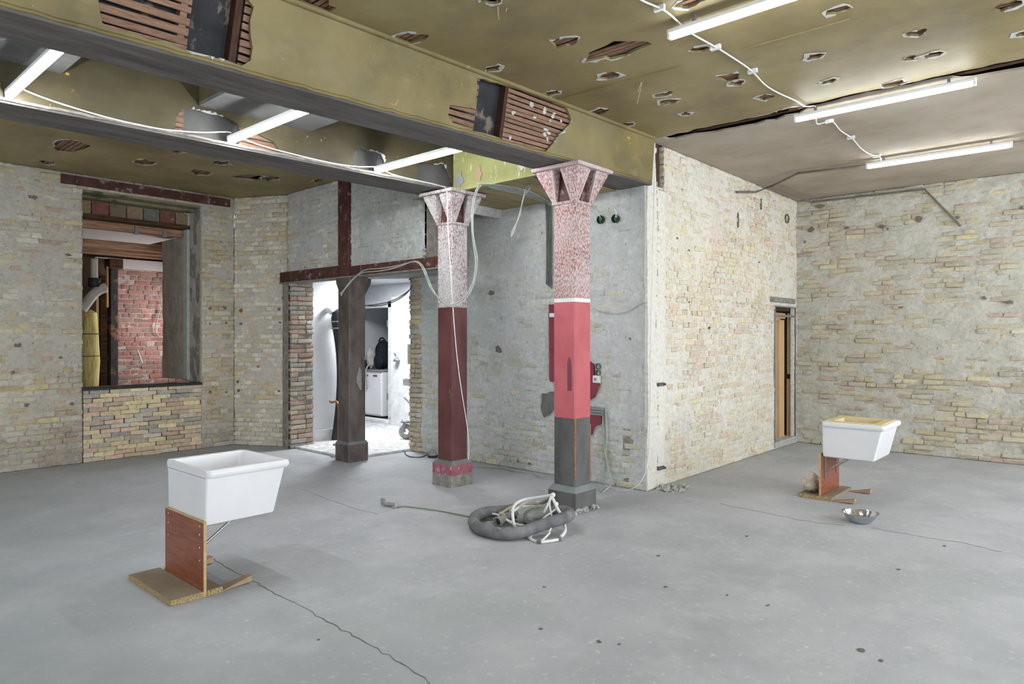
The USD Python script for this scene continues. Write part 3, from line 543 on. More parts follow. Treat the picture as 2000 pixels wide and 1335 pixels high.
# ---- main beams: boxed in plaster on laths
BZ = 3.17
def face1(x, z): 
    k = (z - BZ) / (CEIL - BZ); return (4.005 - .067 * x) * (1 - k) + (3.82 - .042 * x) * k
def strips(poly, step=.5):
    x0, y0, x1, y1 = poly.bounds; out = []; x = x0
    while x < x1:
        q = poly.intersection(sbox(x, y0 - 1, min(x + step, x1), y1 + 1)); x += step
        for p in getattr(q, 'geoms', [q]):
            if p.geom_type == 'Polygon' and p.area > 1e-6: out.append(p)
    return out
def on_face(poly, d0, d1, fn):
    """Slab over poly (x, z), from d0 to d1 in front of the beam face (towards the viewer)."""
    ms = []
    for p in strips(poly):
        mm = trimesh.creation.extrude_polygon(p, d1 - d0, engine='earcut'); v = mm.vertices.copy()
        mm.vertices = np.stack([v[:, 0], np.array([fn(a, b) for a, b in v[:, :2]]) - (d0 + v[:, 2]), v[:, 1]], 1); ms.append(mm)
    return cat(ms)
def fpt(u, v, fn):
    y = 3.7
    for _ in range(12):
        p = P(u, v, y=y); y = fn(p[0], p[2])
    return (p[0], p[2])
def face2(x, z): return 5.575 - .05 * x
b1 = thing('plaster_beam', 'long ochre plastered ceiling beam running over the red column, laths showing in two broken patches', 'ceiling beam')
ff = sbox(-2.6, BZ, 6.17, CEIL)
pA = ragged(Polygon([fpt(*q, face1) for q in [(192, -30), (194, 30), (198, 52), (335, 86), (372, 98), (488, 132), (490, 100), (502, 88), (485, 55), (500, 20), (482, -12)]]), .006, .08, 5)
pB = ragged(Polygon([fpt(*q, face1) for q in [(877, 207), (879, 240), (930, 256), (1062, 299), (1076, 284), (1090, 268), (1113, 244), (1118, 232), (1108, 212), (1090, 202), (1010, 172), (931, 152), (932, 205), (925, 212)]]), .005, .07, 6)
obj('plaster_face', on_face(ff.difference(pA).difference(pB), -.022, 0, face1), M['ochre_beam'], b1)
obj('face_board', on_face(ff, -.14, -.10, face1), M['tarred_board'], b1)
def beam_laths(patch, x0, x1, z0, z1, seed, fn=face1, parent=b1, w=.032, gap=.010, mat='lath'):
    r = np.random.default_rng(seed); z = z0; area = patch.intersection(sbox(x0, z0 - .05, x1, z1 + .05)).buffer(.02).intersection(sbox(x0 - .01, 0, x1 + .01, 5))
    while z < z1:
        hh = w * r.uniform(.85, 1.12); it = area.intersection(sbox(x0, z, x1, z + hh))
        for q in getattr(it, 'geoms', [it]):
            if q.geom_type == 'Polygon' and q.area > 5e-4:
                a, _, b, _ = q.bounds; sl = r.normal(0, .003)
                obj('lath', on_face(Polygon([(a, z), (b, z + sl), (b, z + hh + sl), (a, z + hh)]), -.034 + r.uniform(-.003, .003), -.024, fn), M[mat], parent)
        z += hh + gap * r.uniform(.6, 1.6)
xs = lambda u, v: fpt(u, v, face1)[0]
beam_laths(pA, xs(190, 20), xs(372, 60), BZ + .01, CEIL, 21, gap=.016)
beam_laths(pA, xs(470, 100), xs(503, 100), BZ + .01, CEIL, 22)
beam_laths(pB, xs(876, 225), xs(930, 240), BZ + .01, CEIL, 23, gap=.014)
beam_laths(pB, xs(994, 200), xs(1120, 240), BZ + .01, CEIL, 24, w=.030, gap=.009)
obj('stud', on_face(sbox(xs(458, 60), BZ, xs(472, 60), CEIL), -.10, -.03, face1), M['stud'], b1)
obj('stud', on_face(sbox(xs(352, 60), BZ, xs(366, 60), CEIL), -.10, -.034, face1), M['lath'], b1)
obj('stud', on_face(sbox(xs(985, 230), BZ, xs(996, 230), CEIL), -.10, -.03, face1), M['stud'], b1)
for pch, sd_ in ((pA, 41), (pB, 42)):
    obj('plaster_rim', on_face(broken(ragged(pch.buffer(.001), .009, .022, sd_).difference(pch.buffer(-.003)).intersection(ff.buffer(-.004)), .7, sd_), -.02, .003, face1), M['white_plaster'], b1)
rs = np.random.default_rng(88)
for i in range(26):                                                 # plaster smeared and left between the laths
    u = rs.choice([rs.normal(1072, 6), rs.normal(1092, 8), rs.uniform(1000, 1105)]); v = 168 + (u - 990) * .32 + rs.uniform(12, 105)
    cx_, cz_ = fpt(u, v, face1); sm_ = blob((cx_, cz_), rs.uniform(.008, .03), rs.uniform(.006, .022), 9, .3, 400 + i).intersection(pB)
    if not sm_.is_empty and sm_.area > 2e-4: obj('plaster_smear', on_face(sm_, -.026, -.0215, face1), M['white_plaster'], b1)
def yback(x): return 4.375 - .066 * x
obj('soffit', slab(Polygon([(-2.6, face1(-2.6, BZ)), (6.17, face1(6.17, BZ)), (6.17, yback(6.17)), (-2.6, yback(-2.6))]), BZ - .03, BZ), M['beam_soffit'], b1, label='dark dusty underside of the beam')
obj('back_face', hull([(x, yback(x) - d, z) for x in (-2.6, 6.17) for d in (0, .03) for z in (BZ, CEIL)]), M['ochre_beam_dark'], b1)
obj('cove_strip', tube([(x, face1(x, CEIL) - .004, CEIL - .004) for x in np.linspace(-2.6, 6.15, 30)], .022, 8, False), M['ochre_beam'], b1, smooth=True)
obj('drip_edge', tube([(x, face1(x, BZ) - .002 + random.uniform(-.003, .003), BZ - .004 + random.uniform(-.004, .004)) for x in np.linspace(-2.6, 6.15, 120)], .012, 6, False), M['ochre_beam'], b1, smooth=True)

b2 = thing('plaster_beam', 'darker ceiling beam over the maroon column, farther back, with a white cable along its foot', 'ceiling beam')
f2 = sbox(-2.6, BZ, 5.12, CEIL)
pC = ragged(Polygon([fpt(*q, face2) for q in [(341, 262), (345, 225), (360, 211), (375, 210), (455, 232), (475, 250), (520, 268), (540, 280), (549, 297), (549, 305)]]), .005, .07, 7)
pD = ragged(Polygon([fpt(*q, face2) for q in [(688, 328), (692, 300), (697, 290), (745, 298), (755, 316), (748, 340)]]), .004, .06, 8)
pE = ragged(Polygon([fpt(*q, face2) for q in [(814, 350), (818, 316), (850, 322), (868, 318), (880, 345), (888, 372)]]), .004, .06, 9)
f2p = f2.difference(pC).difference(pD).difference(pE)
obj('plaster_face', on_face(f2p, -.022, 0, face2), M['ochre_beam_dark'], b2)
obj('face_board', on_face(f2, -.10, -.07, face2), M['bay_grey'], b2)
x2 = lambda u, v: fpt(u, v, face2)[0]
beam_laths(pC, x2(341, 240), x2(361, 250), BZ + .01, CEIL, 31, face2, b2)
beam_laths(pC, x2(470, 280), x2(550, 300), BZ + .01, CEIL, 32, face2, b2)
for k, pch in enumerate((pC, pD, pE)):
    obj('plaster_rim', on_face(broken(ragged(pch.buffer(.001), .008, .022, 51 + k).difference(pch.buffer(-.003)).intersection(f2.buffer(-.004)), .7, k), -.02, .003, face2), M['white_plaster'], b2)
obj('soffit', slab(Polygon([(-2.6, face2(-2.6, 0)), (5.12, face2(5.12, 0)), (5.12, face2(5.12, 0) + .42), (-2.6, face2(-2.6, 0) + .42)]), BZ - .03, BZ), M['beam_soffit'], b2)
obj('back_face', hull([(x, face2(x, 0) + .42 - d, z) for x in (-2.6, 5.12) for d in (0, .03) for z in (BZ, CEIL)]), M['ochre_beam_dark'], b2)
obj('drip_edge', tube([(x, face2(x, BZ) - .004, BZ - .004 + random.uniform(-.004, .004)) for x in np.linspace(-2.6, 5.1, 110)], .012, 6, False), M['plinth_raw'], b2, smooth=True)

# cross boxes between the two beams
for k, (xa, xb, lab) in enumerate([(.45, 1.45, 'grey boxed cross beam above the leftmost light'), (2.38, 3.34, 'grey boxed cross beam above the middle left light')]):
    cb = thing('cross_beam', lab, 'ceiling beam')
    obj('soffit', bx(xa, xb, yback(xa) - .12, face2(xa, 0) + .03, 3.42, 3.45), M['bay_grey'], cb)
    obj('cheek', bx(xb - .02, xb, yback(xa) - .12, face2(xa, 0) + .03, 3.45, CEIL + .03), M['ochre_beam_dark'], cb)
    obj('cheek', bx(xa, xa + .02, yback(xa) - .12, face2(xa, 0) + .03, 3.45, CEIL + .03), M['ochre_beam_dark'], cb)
cb = thing('cross_beam', 'boxed cross beam with yellow-green peeling face and plywood underside between the two columns', 'ceiling beam')
obj('face_panel', bx(5.0, 5.03, 4.05, 5.31, 3.15, CEIL + .03), M['green_panel'], cb)
for (y0, y1, z0, z1, mt) in ((4.88, 4.98, 3.19, 3.33, 'wedge_wood'), (5.16, 5.26, 3.17, 3.31, 'grey_wall'), (4.30, 4.38, 3.20, 3.36, 'white_plaster')):
    obj('bare_patch', on_plane(extrude(blob(((y0 + y1) / 2, (z0 + z1) / 2), (y1 - y0) / 2, (z1 - z0) / 2, 12, .2, int(y0 * 100)), .006), (4.997, 0, 0), (0, 1, 0), Z3, (-1, 0, 0)), M[mt], cb)
obj('edge_strip', bx(4.99, 5.04, 4.05, 5.31, 3.125, 3.155), M['green_panel'], cb)
obj('soffit', bx(5.03, 6.16, 4.02, 4.20, 3.135, 3.15), M['soffit_ply'], cb)
obj('soffit', bx(5.03, 6.16, 4.26, 5.95, 3.135, 3.15), M['soffit_ply'], cb)
obj('inner_board', bx(5.03, 6.16, 4.0, 5.95, 3.22, 3.24), M['dark_void'], cb)
obj('side_board', bx(5.2, 6.15, 5.66, 5.70, 3.03, 3.14), M['white_plaster'], cb)

# end post piece where the main beam meets the right-hand wall
obj('wall_stud', bx(6.37, 6.44, 3.665, 3.73, 3.14, CEIL), M['stud'], wb)
obj('wall_stud_back', bx(6.30, 6.58, 3.75, 3.80, 3.10, CEIL), M['dark_void'], wb)

# ================================================================ COLUMNS
def capital(t, cx, cy, h, z0, z1, mat, reach=.12, plate='worn_white'):
    obj('collar', bx(cx - h - .014, cx + h + .014, cy - h - .014, cy + h + .014, z0 - .022, z0 + .004, .005), M[mat], t)
    obj('capital_core', bx(cx - h * .95, cx + h * .95, cy - h * .95, cy + h * .95, z0, z1), M['maroon_wood'], t, label='dark recessed core of the capital')
    for sx in (-1, 1):
        for sy in (-1, 1):      # flaring corner leaves with a pocket between each two
            c = h + reach * .86
            P3 = lambda a, b, z: (cx + sx * a, cy + sy * b, z)
            obj('corner_leaf', hull([P3(h + .008, h + .008, z0), P3(h + .008, h - .045, z0), P3(h - .045, h + .008, z0), P3(h - .045, h - .045, z0),
                                     P3(c, c, z1), P3(c, c - .185, z1), P3(c - .185, c, z1), P3(c - .15, c - .185, z1), P3(c, c, z1 - .025), P3(c, c - .175, z1 - .025), P3(c - .175, c, z1 - .025)]), M[mat], t)
            for w in (0, 1):
                e1 = [P3(h + .012, h - .042, z0), P3(h + .012, h - .028, z0), P3(c + .006, c - .19, z1 - .01), P3(c + .006, c - .168, z1 - .01), P3(h - .01, h - .042, z0), P3(c - .02, c - .19, z1 - .01)]
                if w: e1 = [(cx + sx * abs(q[1] - cy), cy + sy * abs(q[0] - cx), q[2]) for q in e1]
                obj('leaf_rib', hull(e1), M[plate], t)
    q = h + reach + .02
    obj('top_plate', bx(cx - q, cx + q, cy - q, cy + q, z1, z1 + .035, .006), M[plate], t)

H3 = .1225
c3 = thing('painted_column', 'tall square column with red band, black foot and worn reddish top', 'column', (4.96 + H3, 3.675 + H3, 0))
def sq(h, z0, z1, ch=.012): 
    p = [(-h + ch, -h), (h - ch, -h), (h, -h + ch), (h, h - ch), (h - ch, h), (-h + ch, h), (-h, h - ch), (-h, -h + ch)]
    return slab(Polygon(p), z0, z1)
obj('plinth', sq(.16, 0, .185, .006), M['black_paint'], c3)
obj('plinth_moulding', hull([(a * .16, b * .16, .185) for a in (-1, 1) for b in (-1, 1)] + [(a * (H3 + .006), b * (H3 + .006), .235) for a in (-1, 1) for b in (-1, 1)]), M['zinc'], c3)
rub = [hull(np.array([x, -.165, z]) + np.random.default_rng(int(1e3 * (x + z + 9))).normal(0, .014, (8, 3))) for x in np.linspace(-.15, .16, 12) for z in (.012, .03)]
obj('broken_foot', cat(rub), M['rubble'], c3, kind='stuff')
obj('black_shaft', sq(H3, .235, .85), M['black_paint'], c3)
obj('bare_edge', bx(-H3 + .002, -H3 + .016, -H3 - .0015, -H3 + .01, .3, .86), M['bare_edge'], c3)
obj('bare_edge', bx(H3 - .016, H3 + .0005, -H3 - .0015, -H3 + .012, .28, .78), M['bare_edge'], c3)
obj('red_shaft', sq(H3 + .001, .85, 1.905), M['red_paint'], c3)
sm = extrude(Polygon([(-.058, 1.10), (-.010, 1.10), (-.008, 1.34), (-.020, 1.40), (-.040, 1.40), (-.055, 1.33)]), .0012)
obj('dark_smudge', on_plane(sm, (-H3 - .0012, -.03, 0), (0, 1, 0), Z3, (-1, 0, 0)), M['red_smudge'], c3)
obj('white_stripe', sq(H3 + .002, 1.905, 1.94), M['white_paint'], c3)
obj('worn_shaft', sq(H3, 1.94, 2.82), M['worn_red'], c3)
capital(c3, 0, 0, H3, 2.82, 3.10, 'worn_red', .13, 'worn_pale')

# column two
H2 = .115
c2 = thing('painted_column', 'maroon square column with whitish worn upper half and pink plinth', 'column', (4.945 + H2, 5.27 + H2, 0))
obj('plinth', sq(.155, .13, .235, .006), M['plinth_pink'], c2)
obj('plinth_foot', sq(.157, 0, .13, .01), M['plinth_raw'], c2)
obj('plinth_moulding', hull([(a * .155, b * .155, .235) for a in (-1, 1) for b in (-1, 1)] + [(a * (H2 + .004), b * (H2 + .004), .275) for a in (-1, 1) for b in (-1, 1)]), M['zinc'], c2)
obj('maroon_shaft', sq(H2, .275, 1.90), M['maroon_paint'], c2)
obj('worn_shaft', sq(H2 + .001, 1.90, 2.80), M['worn_white'], c2)
capital(c2, 0, 0, H2, 2.80, 3.09, 'worn_white', .12)

# post in the corner doorway
H1 = .125
c1_ = thing('timber_post', 'dark painted timber post standing in the doorway below the lintel', 'post', (5.05 + H1, 7.27 + H1, 0))
obj('plinth', sq(.15, 0, .22, .008), M['post_dark'], c1_)
obj('plinth_moulding', hull([(a * .15, b * .15, .22) for a in (-1, 1) for b in (-1, 1)] + [(a * (H1 + .004), b * (H1 + .004), .255) for a in (-1, 1) for b in (-1, 1)]), M['zinc'], c1_)
obj('shaft', sq(H1, .255, 2.34), M['post_dark'], c1_)
sc = extrude(blob((0, 0), .035, .13, 14, .25, 3), .002); obj('pale_scrape', on_plane(sc, (.03, -H1 - .002, 1.05), (1, 0, 0), Z3, (0, -1, 0)), M['dusty_pipe'], c1_)
for d, sg in (((0, 1), 1), ((0, -1), 1), ((1, 0), 1)):
    pts = []
    for o in (-.07, .07):
        for a, z in ((H1 - .01, 2.05), (H1 + .01, 2.08), (H1 + .12, 2.28), (H1 + .13, 2.34), (H1 - .01, 2.34)):
            q = np.array(d) * a + np.array([-d[1], d[0]]) * o; pts.append((q[0], q[1], z))
    obj('bracket', hull(pts), M['post_dark'], c1_)
up = thing('wall_post', 'maroon upright timber in the wall above the doorway post', 'post')
obj('timber', bx(5.075, 5.20, 7.33, 7.56, 2.34, CEIL - .01, .006), M['maroon_wood'], up)
lt = thing('lintel_beam', 'maroon timber lintel across the doorway and up to the maroon column', 'lintel')
obj('timber', bx(5.06, 5.22, 7.56, 8.98, 2.355, 2.50, .006), M['maroon_wood'], lt)
obj('timber', bx(5.06, 5.22, 5.52, 7.33, 2.355, 2.475, .006), M['maroon_wood'], lt)
obj('bottom_flange', bx(5.045, 5.24, 5.52, 8.98, 2.338, 2.353), M['plinth_raw'], lt)

# ================================================================ OPENING on the left, sill wall and annex room behind
wi = thing('window_1', 'deep opening with rendered reveals and head timbers in the left wall', kind='structure')
def rough_face(o, s, t, n, w, h, amp, seed, step=.04):
    a, b = np.meshgrid(np.linspace(0, w, max(2, int(w / step)) + 1), np.linspace(0, h, max(2, int(h / step)) + 1), indexing='ij')
    d = amp * 2 * (meshkit.fbm(np.stack([a * 9, b * 5, np.full_like(a, seed)], -1), 3, seed) - .5)
    v = (np.asarray(o, float) + a[..., None] * np.asarray(s) + b[..., None] * np.asarray(t) + d[..., None] * np.asarray(n)).reshape(-1, 3)
    i = np.arange(a.size).reshape(a.shape); q = np.stack([i[:-1, :-1], i[1:, :-1], i[1:, 1:], i[:-1, 1:]], -1).reshape(-1, 4)
    return trimesh.Trimesh(v, np.vstack([q[:, [0, 1, 2]], q[:, [0, 2, 3]]]), process=False)
def thickface(o, s, t, n, w, h, amp, seed, mat, name, back=.15):
    obj(name, rough_face(o, s, t, n, w, h, amp, seed), M[mat], wi, smooth=True)
    o = np.asarray(o, float); s, t, n = map(np.asarray, (s, t, n))
    obj('backing', hull([o + s * a + t * b - n * c for a in (0, w) for b in (0, h) for c in (amp * 1.2, back)]), M['reveal'], wi)
thickface((4.28, 9.74, .95), (0, 1, 0), Z3, (-1, 0, 0), .40, 2.5, .006, 3, 'reveal', 'reveal')
obj('reveal_post', bx(4.245, 4.33, 10.12, 10.28, .95, 3.40, .02), M['green_plaster'], wi)
thickface((4.27, 10.28, .95), (0, 1, 0), Z3, (-1, 0, 0), .80, 2.1, .016, 4, 'reveal', 'reveal')
obj('reveal', bx(2.60, 2.79, 9.74, 10.4, .95, 3.44), M['reveal'], wi)
obj('sill', bx(2.79, 4.28, 9.70, 9.85, .905, .94, .003), M['black_pipe'], wi, label='dark metal sill strip')
obj('sill_core', bx(2.79, 4.28, 9.86, 10.6, 0, .90), M['core'], wi)
obj('head_board', bx(2.79, 4.28, 9.74, 9.95, 3.41, 3.47, .004), M['mould'], wi)
obj('head_board', bx(2.79, 4.28, 9.95, 10.13, 3.375, 3.43, .004), M['mould'], wi)
for i in range(7):
    c = [g(150, 136, 104), g(138, 92, 84), g(128, 116, 98), g(146, 128, 104), g(116, 114, 108), g(126, 84, 74), g(140, 124, 98)][i]
    x = 2.80 + i * .215
    obj('head_brick', bx(x, x + .205, 10.13, 10.25, 3.20, 3.37, .006), M['old_brick'], wi, col=np.tile(c, (len(bx(x, x + .205, 10.13, 10.25, 3.20, 3.37, .006).vertices), 1)))
obj('head_timber', hull([(2.79, 10.10, 3.15), (2.79, 10.3, 3.15), (4.28, 10.10, 3.14), (4.28, 10.3, 3.14), (2.79, 10.10, 3.20), (4.28, 10.10, 3.19), (2.79, 10.3, 3.20), (4.28, 10.3, 3.19)]), M['burnt_timber'], wi)
obj('head_timber', bx(2.79, 4.28, 10.33, 10.46, 3.05, 3.16, .005), M['joist'], wi)
obj('head_backing', bx(2.6, 4.5, 10.26, 10.56, 3.18, CEIL), M['burnt_timber'], wi)
for x in (3.62, 4.0):
    obj('strap_hook', cat([bx(x - .012, x + .012, 10.305, 10.33, 3.02, 3.14), bx(x - .03, x + .03, 10.29, 10.33, 3.02, 3.045)]), M['zinc'], wi)

iw = thing('sill_wall', 'low wall of loose yellow bricks stacked dry below the left opening', 'brick wall')
r_ = np.random.default_rng(77)
cols = [g(196, 174, 120), g(188, 164, 116), g(172, 156, 122), g(152, 144, 128), g(146, 138, 126), g(164, 142, 120), g(178, 168, 150), g(190, 154, 122), g(200, 182, 126)]
z = 0.004; k = 0
while z < .895:
    h = .055 + r_.normal(0, .0012); x = 2.80 - [.0, .12, .05, .16][k % 4] + r_.normal(0, .01)
    sag = -.004 * k / 16
    while x < 4.27:
        l = .228 + r_.normal(0, .006)
        a, b = max(x, 2.80), min(x + l, 4.275)
        if b - a > .04:
            d = r_.normal(0, .006); mm = bx(a, b, 9.722 + d, 9.83 + d, z + r_.normal(0, .0008), z + h, .005)
            v = mm.vertices + np.random.default_rng(k * 100 + int(x * 50)).normal(0, .0022, mm.vertices.shape); v[:, 2] += (v[:, 0] - (a + b) / 2) * r_.normal(0, .012)
            mm = trimesh.convex.convex_hull(v); c = np.array(cols[r_.integers(0, len(cols))]); c = (c * .62 + c.mean() * .38) * 1.5 * r_.normal(1, .07)
            vv, fc, _ = meshkit.arrays(mm)
            obj('brick', (vv, fc), M['old_brick'], iw, col=np.tile(np.clip(c, .02, .9), (len(vv), 1)))
        x += l + abs(r_.normal(.005, .006))
    z += h + .0022; k += 1

# annex room
an = thing('wall_annex', 'red brick wall of the room seen through the left opening', kind='structure')
brick_wall(an, sbox(0, 0, 3.2, 2.95), (2.4, 13.0, 0), (1, 0, 0), (0, -1, 0), 19, M['old_brick'], [g(176, 112, 98), g(186, 128, 112), g(170, 128, 114), g(160, 120, 108), g(188, 110, 96)], g(196, 172, 162), ch=.083, bl=.24, gap=.012, out=.003, bed=-.004, nparts=220, core=True)
obj('white_band', bx(3.9, 5.5, 12.93, 12.99, 2.76, 2.93), M['gypsum'], an)
wa2 = thing('wall_annex_side', 'pale side wall with a window opening in the room behind the left opening', kind='structure')
obj('plaster', on_plane(extrude(sbox(10.1, 0, 13.3, 3.3).difference(sbox(11.65, 1.15, 12.55, 2.45)), .25), (5.62, 0, 0), (0, 1, 0), Z3, (1, 0, 0)), M['white_wall'], wa2)
obj('plaster', bx(2.0, 2.2, 10.1, 13.3, 0, 3.3), M['brown_panel'], wa2)
ac = thing('ceiling_annex', 'brown joist ceiling with a white plasterboard panel in the room behind', kind='structure')
obj('plasterboard', bx(3.05, 4.4, 10.55, 11.95, 3.10, 3.12), M['gypsum'], ac, label='white plasterboard panel')
for i, y in enumerate((11.99, 12.25, 12.5)):
    obj('joist', bx(2.2, 5.6, y, y + .07, 2.99 - .03 * i, 3.12, .004), M['joist'], ac)
obj('board', bx(2.0, 5.9, 10.5, 13.3, 3.25, 3.3), M['burnt_timber'], ac)
obj('board', bx(2.0, 5.9, 12.96, 13.3, 2.90, 3.26), M['burnt_timber'], ac)
fp = thing('charred_post', 'blackened timber post in front of the red brick wall beyond the opening', 'post')
a = P(216, 700, y=12.55)[0]; b = P(231, 700, y=12.55)[0]
obj('timber', bx(a, b, 12.55, 12.72, 0, 2.86, .008), M['charred_post'], fp)
obj('head_block', bx(a - .03, b + .06, 12.5, 12.75, 2.72, 2.88, .006), M['burnt_timber'], fp)
def xat(u, y): return P(u, 655, y=y)[0]
obj('stud', bx(xat(188, 12.2), xat(193, 12.2), 12.2, 12.26, 0, 2.4), M['pine_dark'], tag(thing('timber_stud', 'thin pale timber stud left of the charred post', 'stud')))
obj('board', bx(xat(196, 12.75), xat(214, 12.75), 12.75, 12.8, 0, 2.6), M['maroon_plaster'] if False else M['burnt_timber'], thing('rough_board', 'rough brown upright board beside the charred post', 'board'))
pb = thing('copper_pipe', 'copper pipe with elbow on the left inside the opening', 'pipe')
obj('pipe', tube([P(209, 600, y=12.0), P(209, 520, y=12.0), P(211, 505, y=12.0), P(200, 560, y=12.0)][:2], .02, 8, False), M['copper'], pb, smooth=True)
obj('pipe', tube([P(206, 556, y=11.98), P(190, 562, y=11.98)], .018, 8, False), M['copper'], pb, smooth=True)
dp = thing('waste_pipe', 'pale grey drain pipe with black joint bending down behind the left wall edge', 'pipe')
obj('pipe', tube([P(206, 562, y=11.6), P(190, 568, y=11.6), P(176, 582, y=11.6), P(158, 606, y=11.6)], .075, 12), M['duct'], dp, smooth=True)
obj('pipe', tube([P(184, 505, y=11.62), P(184, 545, y=11.62)], .05, 12, False), M['duct'], dp, smooth=True)
obj('joint', tube([P(184, 543, y=11.62), P(184, 560, y=11.62)], .085, 12, False), M['black_pipe'], dp, smooth=True)
ins = thing('insulation_roll', 'upright yellow insulation roll just inside the opening', 'insulation')
xa, xb = xat(168, 11.9), xat(182, 11.9)
rr = [(.02, 0), (.13, .02), (.135, .4), (.12, .8), (.14, 1.2), (.12, 1.6), (.10, 1.95), (.02, 2.0)]
obj('roll', lathe(rr, 18, ((xa + xb) / 2, 11.9, 0)), M['insulation'], ins, smooth=40)
for zz in (1.28, 1.62): obj('wire_band', lathe([(.137, zz), (.145, zz + .006), (.137, zz + .012)], 18, ((xa + xb) / 2, 11.9, 0)), M['cable_dark'], ins)
wv = thing('hanging_wire', 'thin grey wire looping down the red brick wall', 'wire')
obj('wire', tube([P(*q, y=12.95) for q in [(314, 588), (308, 620), (304, 648), (312, 656), (322, 664)]], .008, 6), M['cable_grey'], wv, smooth=True)
ws = thing('hanging_wire', 'thin wire drooping to a white stick low on the red brick wall', 'wire')
obj('wire', tube([P(*q, y=12.9) for q in [(205, 730), (240, 722), (278, 708)]], .008, 6), M['cable_grey'], ws, smooth=True)
obj('stick', tube([P(278, 708, y=12.9), P(268, 682, y=12.9)], .010, 6, False), M['cable_white'], ws, smooth=True)
cr = thing('cover_panel', 'brown panel at the left side inside the opening', 'panel')
obj('panel', bx(2.9, xat(208, 12.85), 12.8, 12.85, 0, 2.9), M['brown_panel'], cr)

# ================================================================ UTILITY ROOM through the doorway
ut = thing('wall_utility', 'white painted walls of the small room behind the doorway', kind='structure')
obj('left_wall', bx(5.45, 6.42, 8.96, 9.2, 0, 2.52), M['white_wall'], ut)
obj('skirting', bx(5.45, 6.42, 8.935, 8.96, .03, .19, .004), M['white_old'], ut)
obj('side_wall', bx(6.3, 6.42, 9.2, 12.0, 0, 2.52), M['grey_wall'], ut)
obj('end_wall', on_plane(extrude(sbox(9.0, 0, 12.4, 2.52).difference(sbox(9.76, 0, 10.78, 2.13)), .14), (7.66, 0, 0), (0, 1, 0), Z3, (1, 0, 0)), M['white_wall'], ut)
obj('pier', bx(7.50, 7.72, 9.04, 9.56, 0, 2.28, .01), M['white_old'], ut)
obj('side_wall', bx(7.66, 9.8, 8.88, 9.02, 0, 2.52), M['dark_grey'], ut)
obj('far_wall', bx(9.8, 9.95, 3.95, 12.4, 0, 2.52), M['grey_wall'], ut)
obj('far_wall', bx(6.42, 9.8, 12.3, 12.45, 0, 2.52), M['dark_grey'], ut)
obj('closet_wall', bx(9.0, 9.1, 9.3, 12.3, 0, 2.52), M['white_wall'], ut)
obj('closet_wall', bx(7.8, 9.0, 11.15, 11.25, 0, 2.52), M['white_wall'], ut)
obj('ceiling_board', bx(5.2, 10.0, 7.3, 12.5, 2.52, 2.58), M['white_wall'], ut)
obj('ceiling_board', bx(6.42, 10.0, 3.95, 7.3, 2.52, 2.58), M['white_wall'], ut)
d1 = thing('door_1', 'white painted door frame inside the small back room', kind='structure')
for (y0, y1) in ((9.66, 9.77), (10.76, 10.88)): obj('frame_post', bx(7.60, 7.68, y0, y1, .03, 2.22, .008), M['white_old'], d1)
obj('frame_head', bx(7.60, 7.68, 9.66, 10.88, 2.10, 2.24, .008), M['white_old'], d1)
obj('threshold', bx(7.56, 7.70, 9.76, 10.78, .03, .09, .008), M['white_old'], d1)
for zz in (.45, 1.75): obj('hinge', bx(7.585, 7.605, 9.755, 9.78, zz, zz + .12), M['zinc'], d1)
wmz = thing('white_appliance', 'white cabinet appliance standing in the doorway of the back room', 'appliance')
obj('body', bx(7.86, 8.45, 10.28, 10.92, .09, .93, .012), M['appliance'], wmz)
obj('front_panel', bx(7.845, 7.86, 10.30, 10.90, .12, .88, .004), M['appliance'], wmz)
obj('worktop', bx(7.83, 8.48, 10.26, 10.94, .93, .955, .004), M['grey_wall'], wmz)
for y in (10.40, 10.68): obj('recess_handle', bx(7.838, 7.846, y, y + .12, .83, .86), M['dark_grey'], wmz)
def lump(c, r, seed, amp=.25):
    m = trimesh.creation.icosphere(3, 1.0); v = m.vertices
    m.vertices = np.array(c) + v * np.array(r) * (1 + amp * 2 * (meshkit.fbm(v * 1.7 + seed, 3, seed) - .5))[:, None]; return m
bgp = thing('backpack', 'black backpack with a top handle on the white appliance', 'bag')
obj('body', lump((8.15, 10.62, 1.24), (.15, .17, .27), 3, .12), M['black_cloth'], bgp, smooth=True)
obj('pocket', lump((8.02, 10.58, 1.12), (.08, .12, .15), 5, .12), M['black_cloth'], bgp, smooth=True)
obj('handle', tube([(8.13, 10.72, 1.46), (8.13, 10.68, 1.54), (8.13, 10.60, 1.55), (8.13, 10.53, 1.47)], .015, 7), M['black_cloth'], bgp, smooth=True)
ob = thing('crumpled_bag', 'dark blue crumpled cloth lying on the white appliance', 'cloth')
obj('cloth', lump((8.0, 10.90, 1.045), (.13, .12, .08), 8, .2), M['blue_cloth'], ob, smooth=True)
pbg = thing('plastic_sack', 'upright grey plastic sack beside the black backpack', 'bag')
obj('sack', lump((7.95, 10.74, 1.175), (.10, .07, .20), 11, .25), M['plastic_grey'], pbg, smooth=True)
st = thing('hanging_strap', 'grey twisted strap hanging over the front of the white appliance', 'strap')
obj('strap', tube([(7.93, 10.70, 1.06), (7.81, 10.69, .97), (7.815, 10.70, .85), (7.815, 10.67, .70), (7.815, 10.69, .60)], .016, 6), M['plastic_grey'], st, smooth=True)
sk = thing('water_valve', 'white wall pipe with a tap on the pier in the back room', 'tap')
obj('pipe', tube([(7.475, 9.43, 1.95), (7.475, 9.43, 1.6), (7.475, 9.43, 1.36), (7.465, 9.41, 1.32), (7.465, 9.36, 1.29), (7.465, 9.34, 1.22)], .016, 7), M['white_old'], sk, smooth=True)
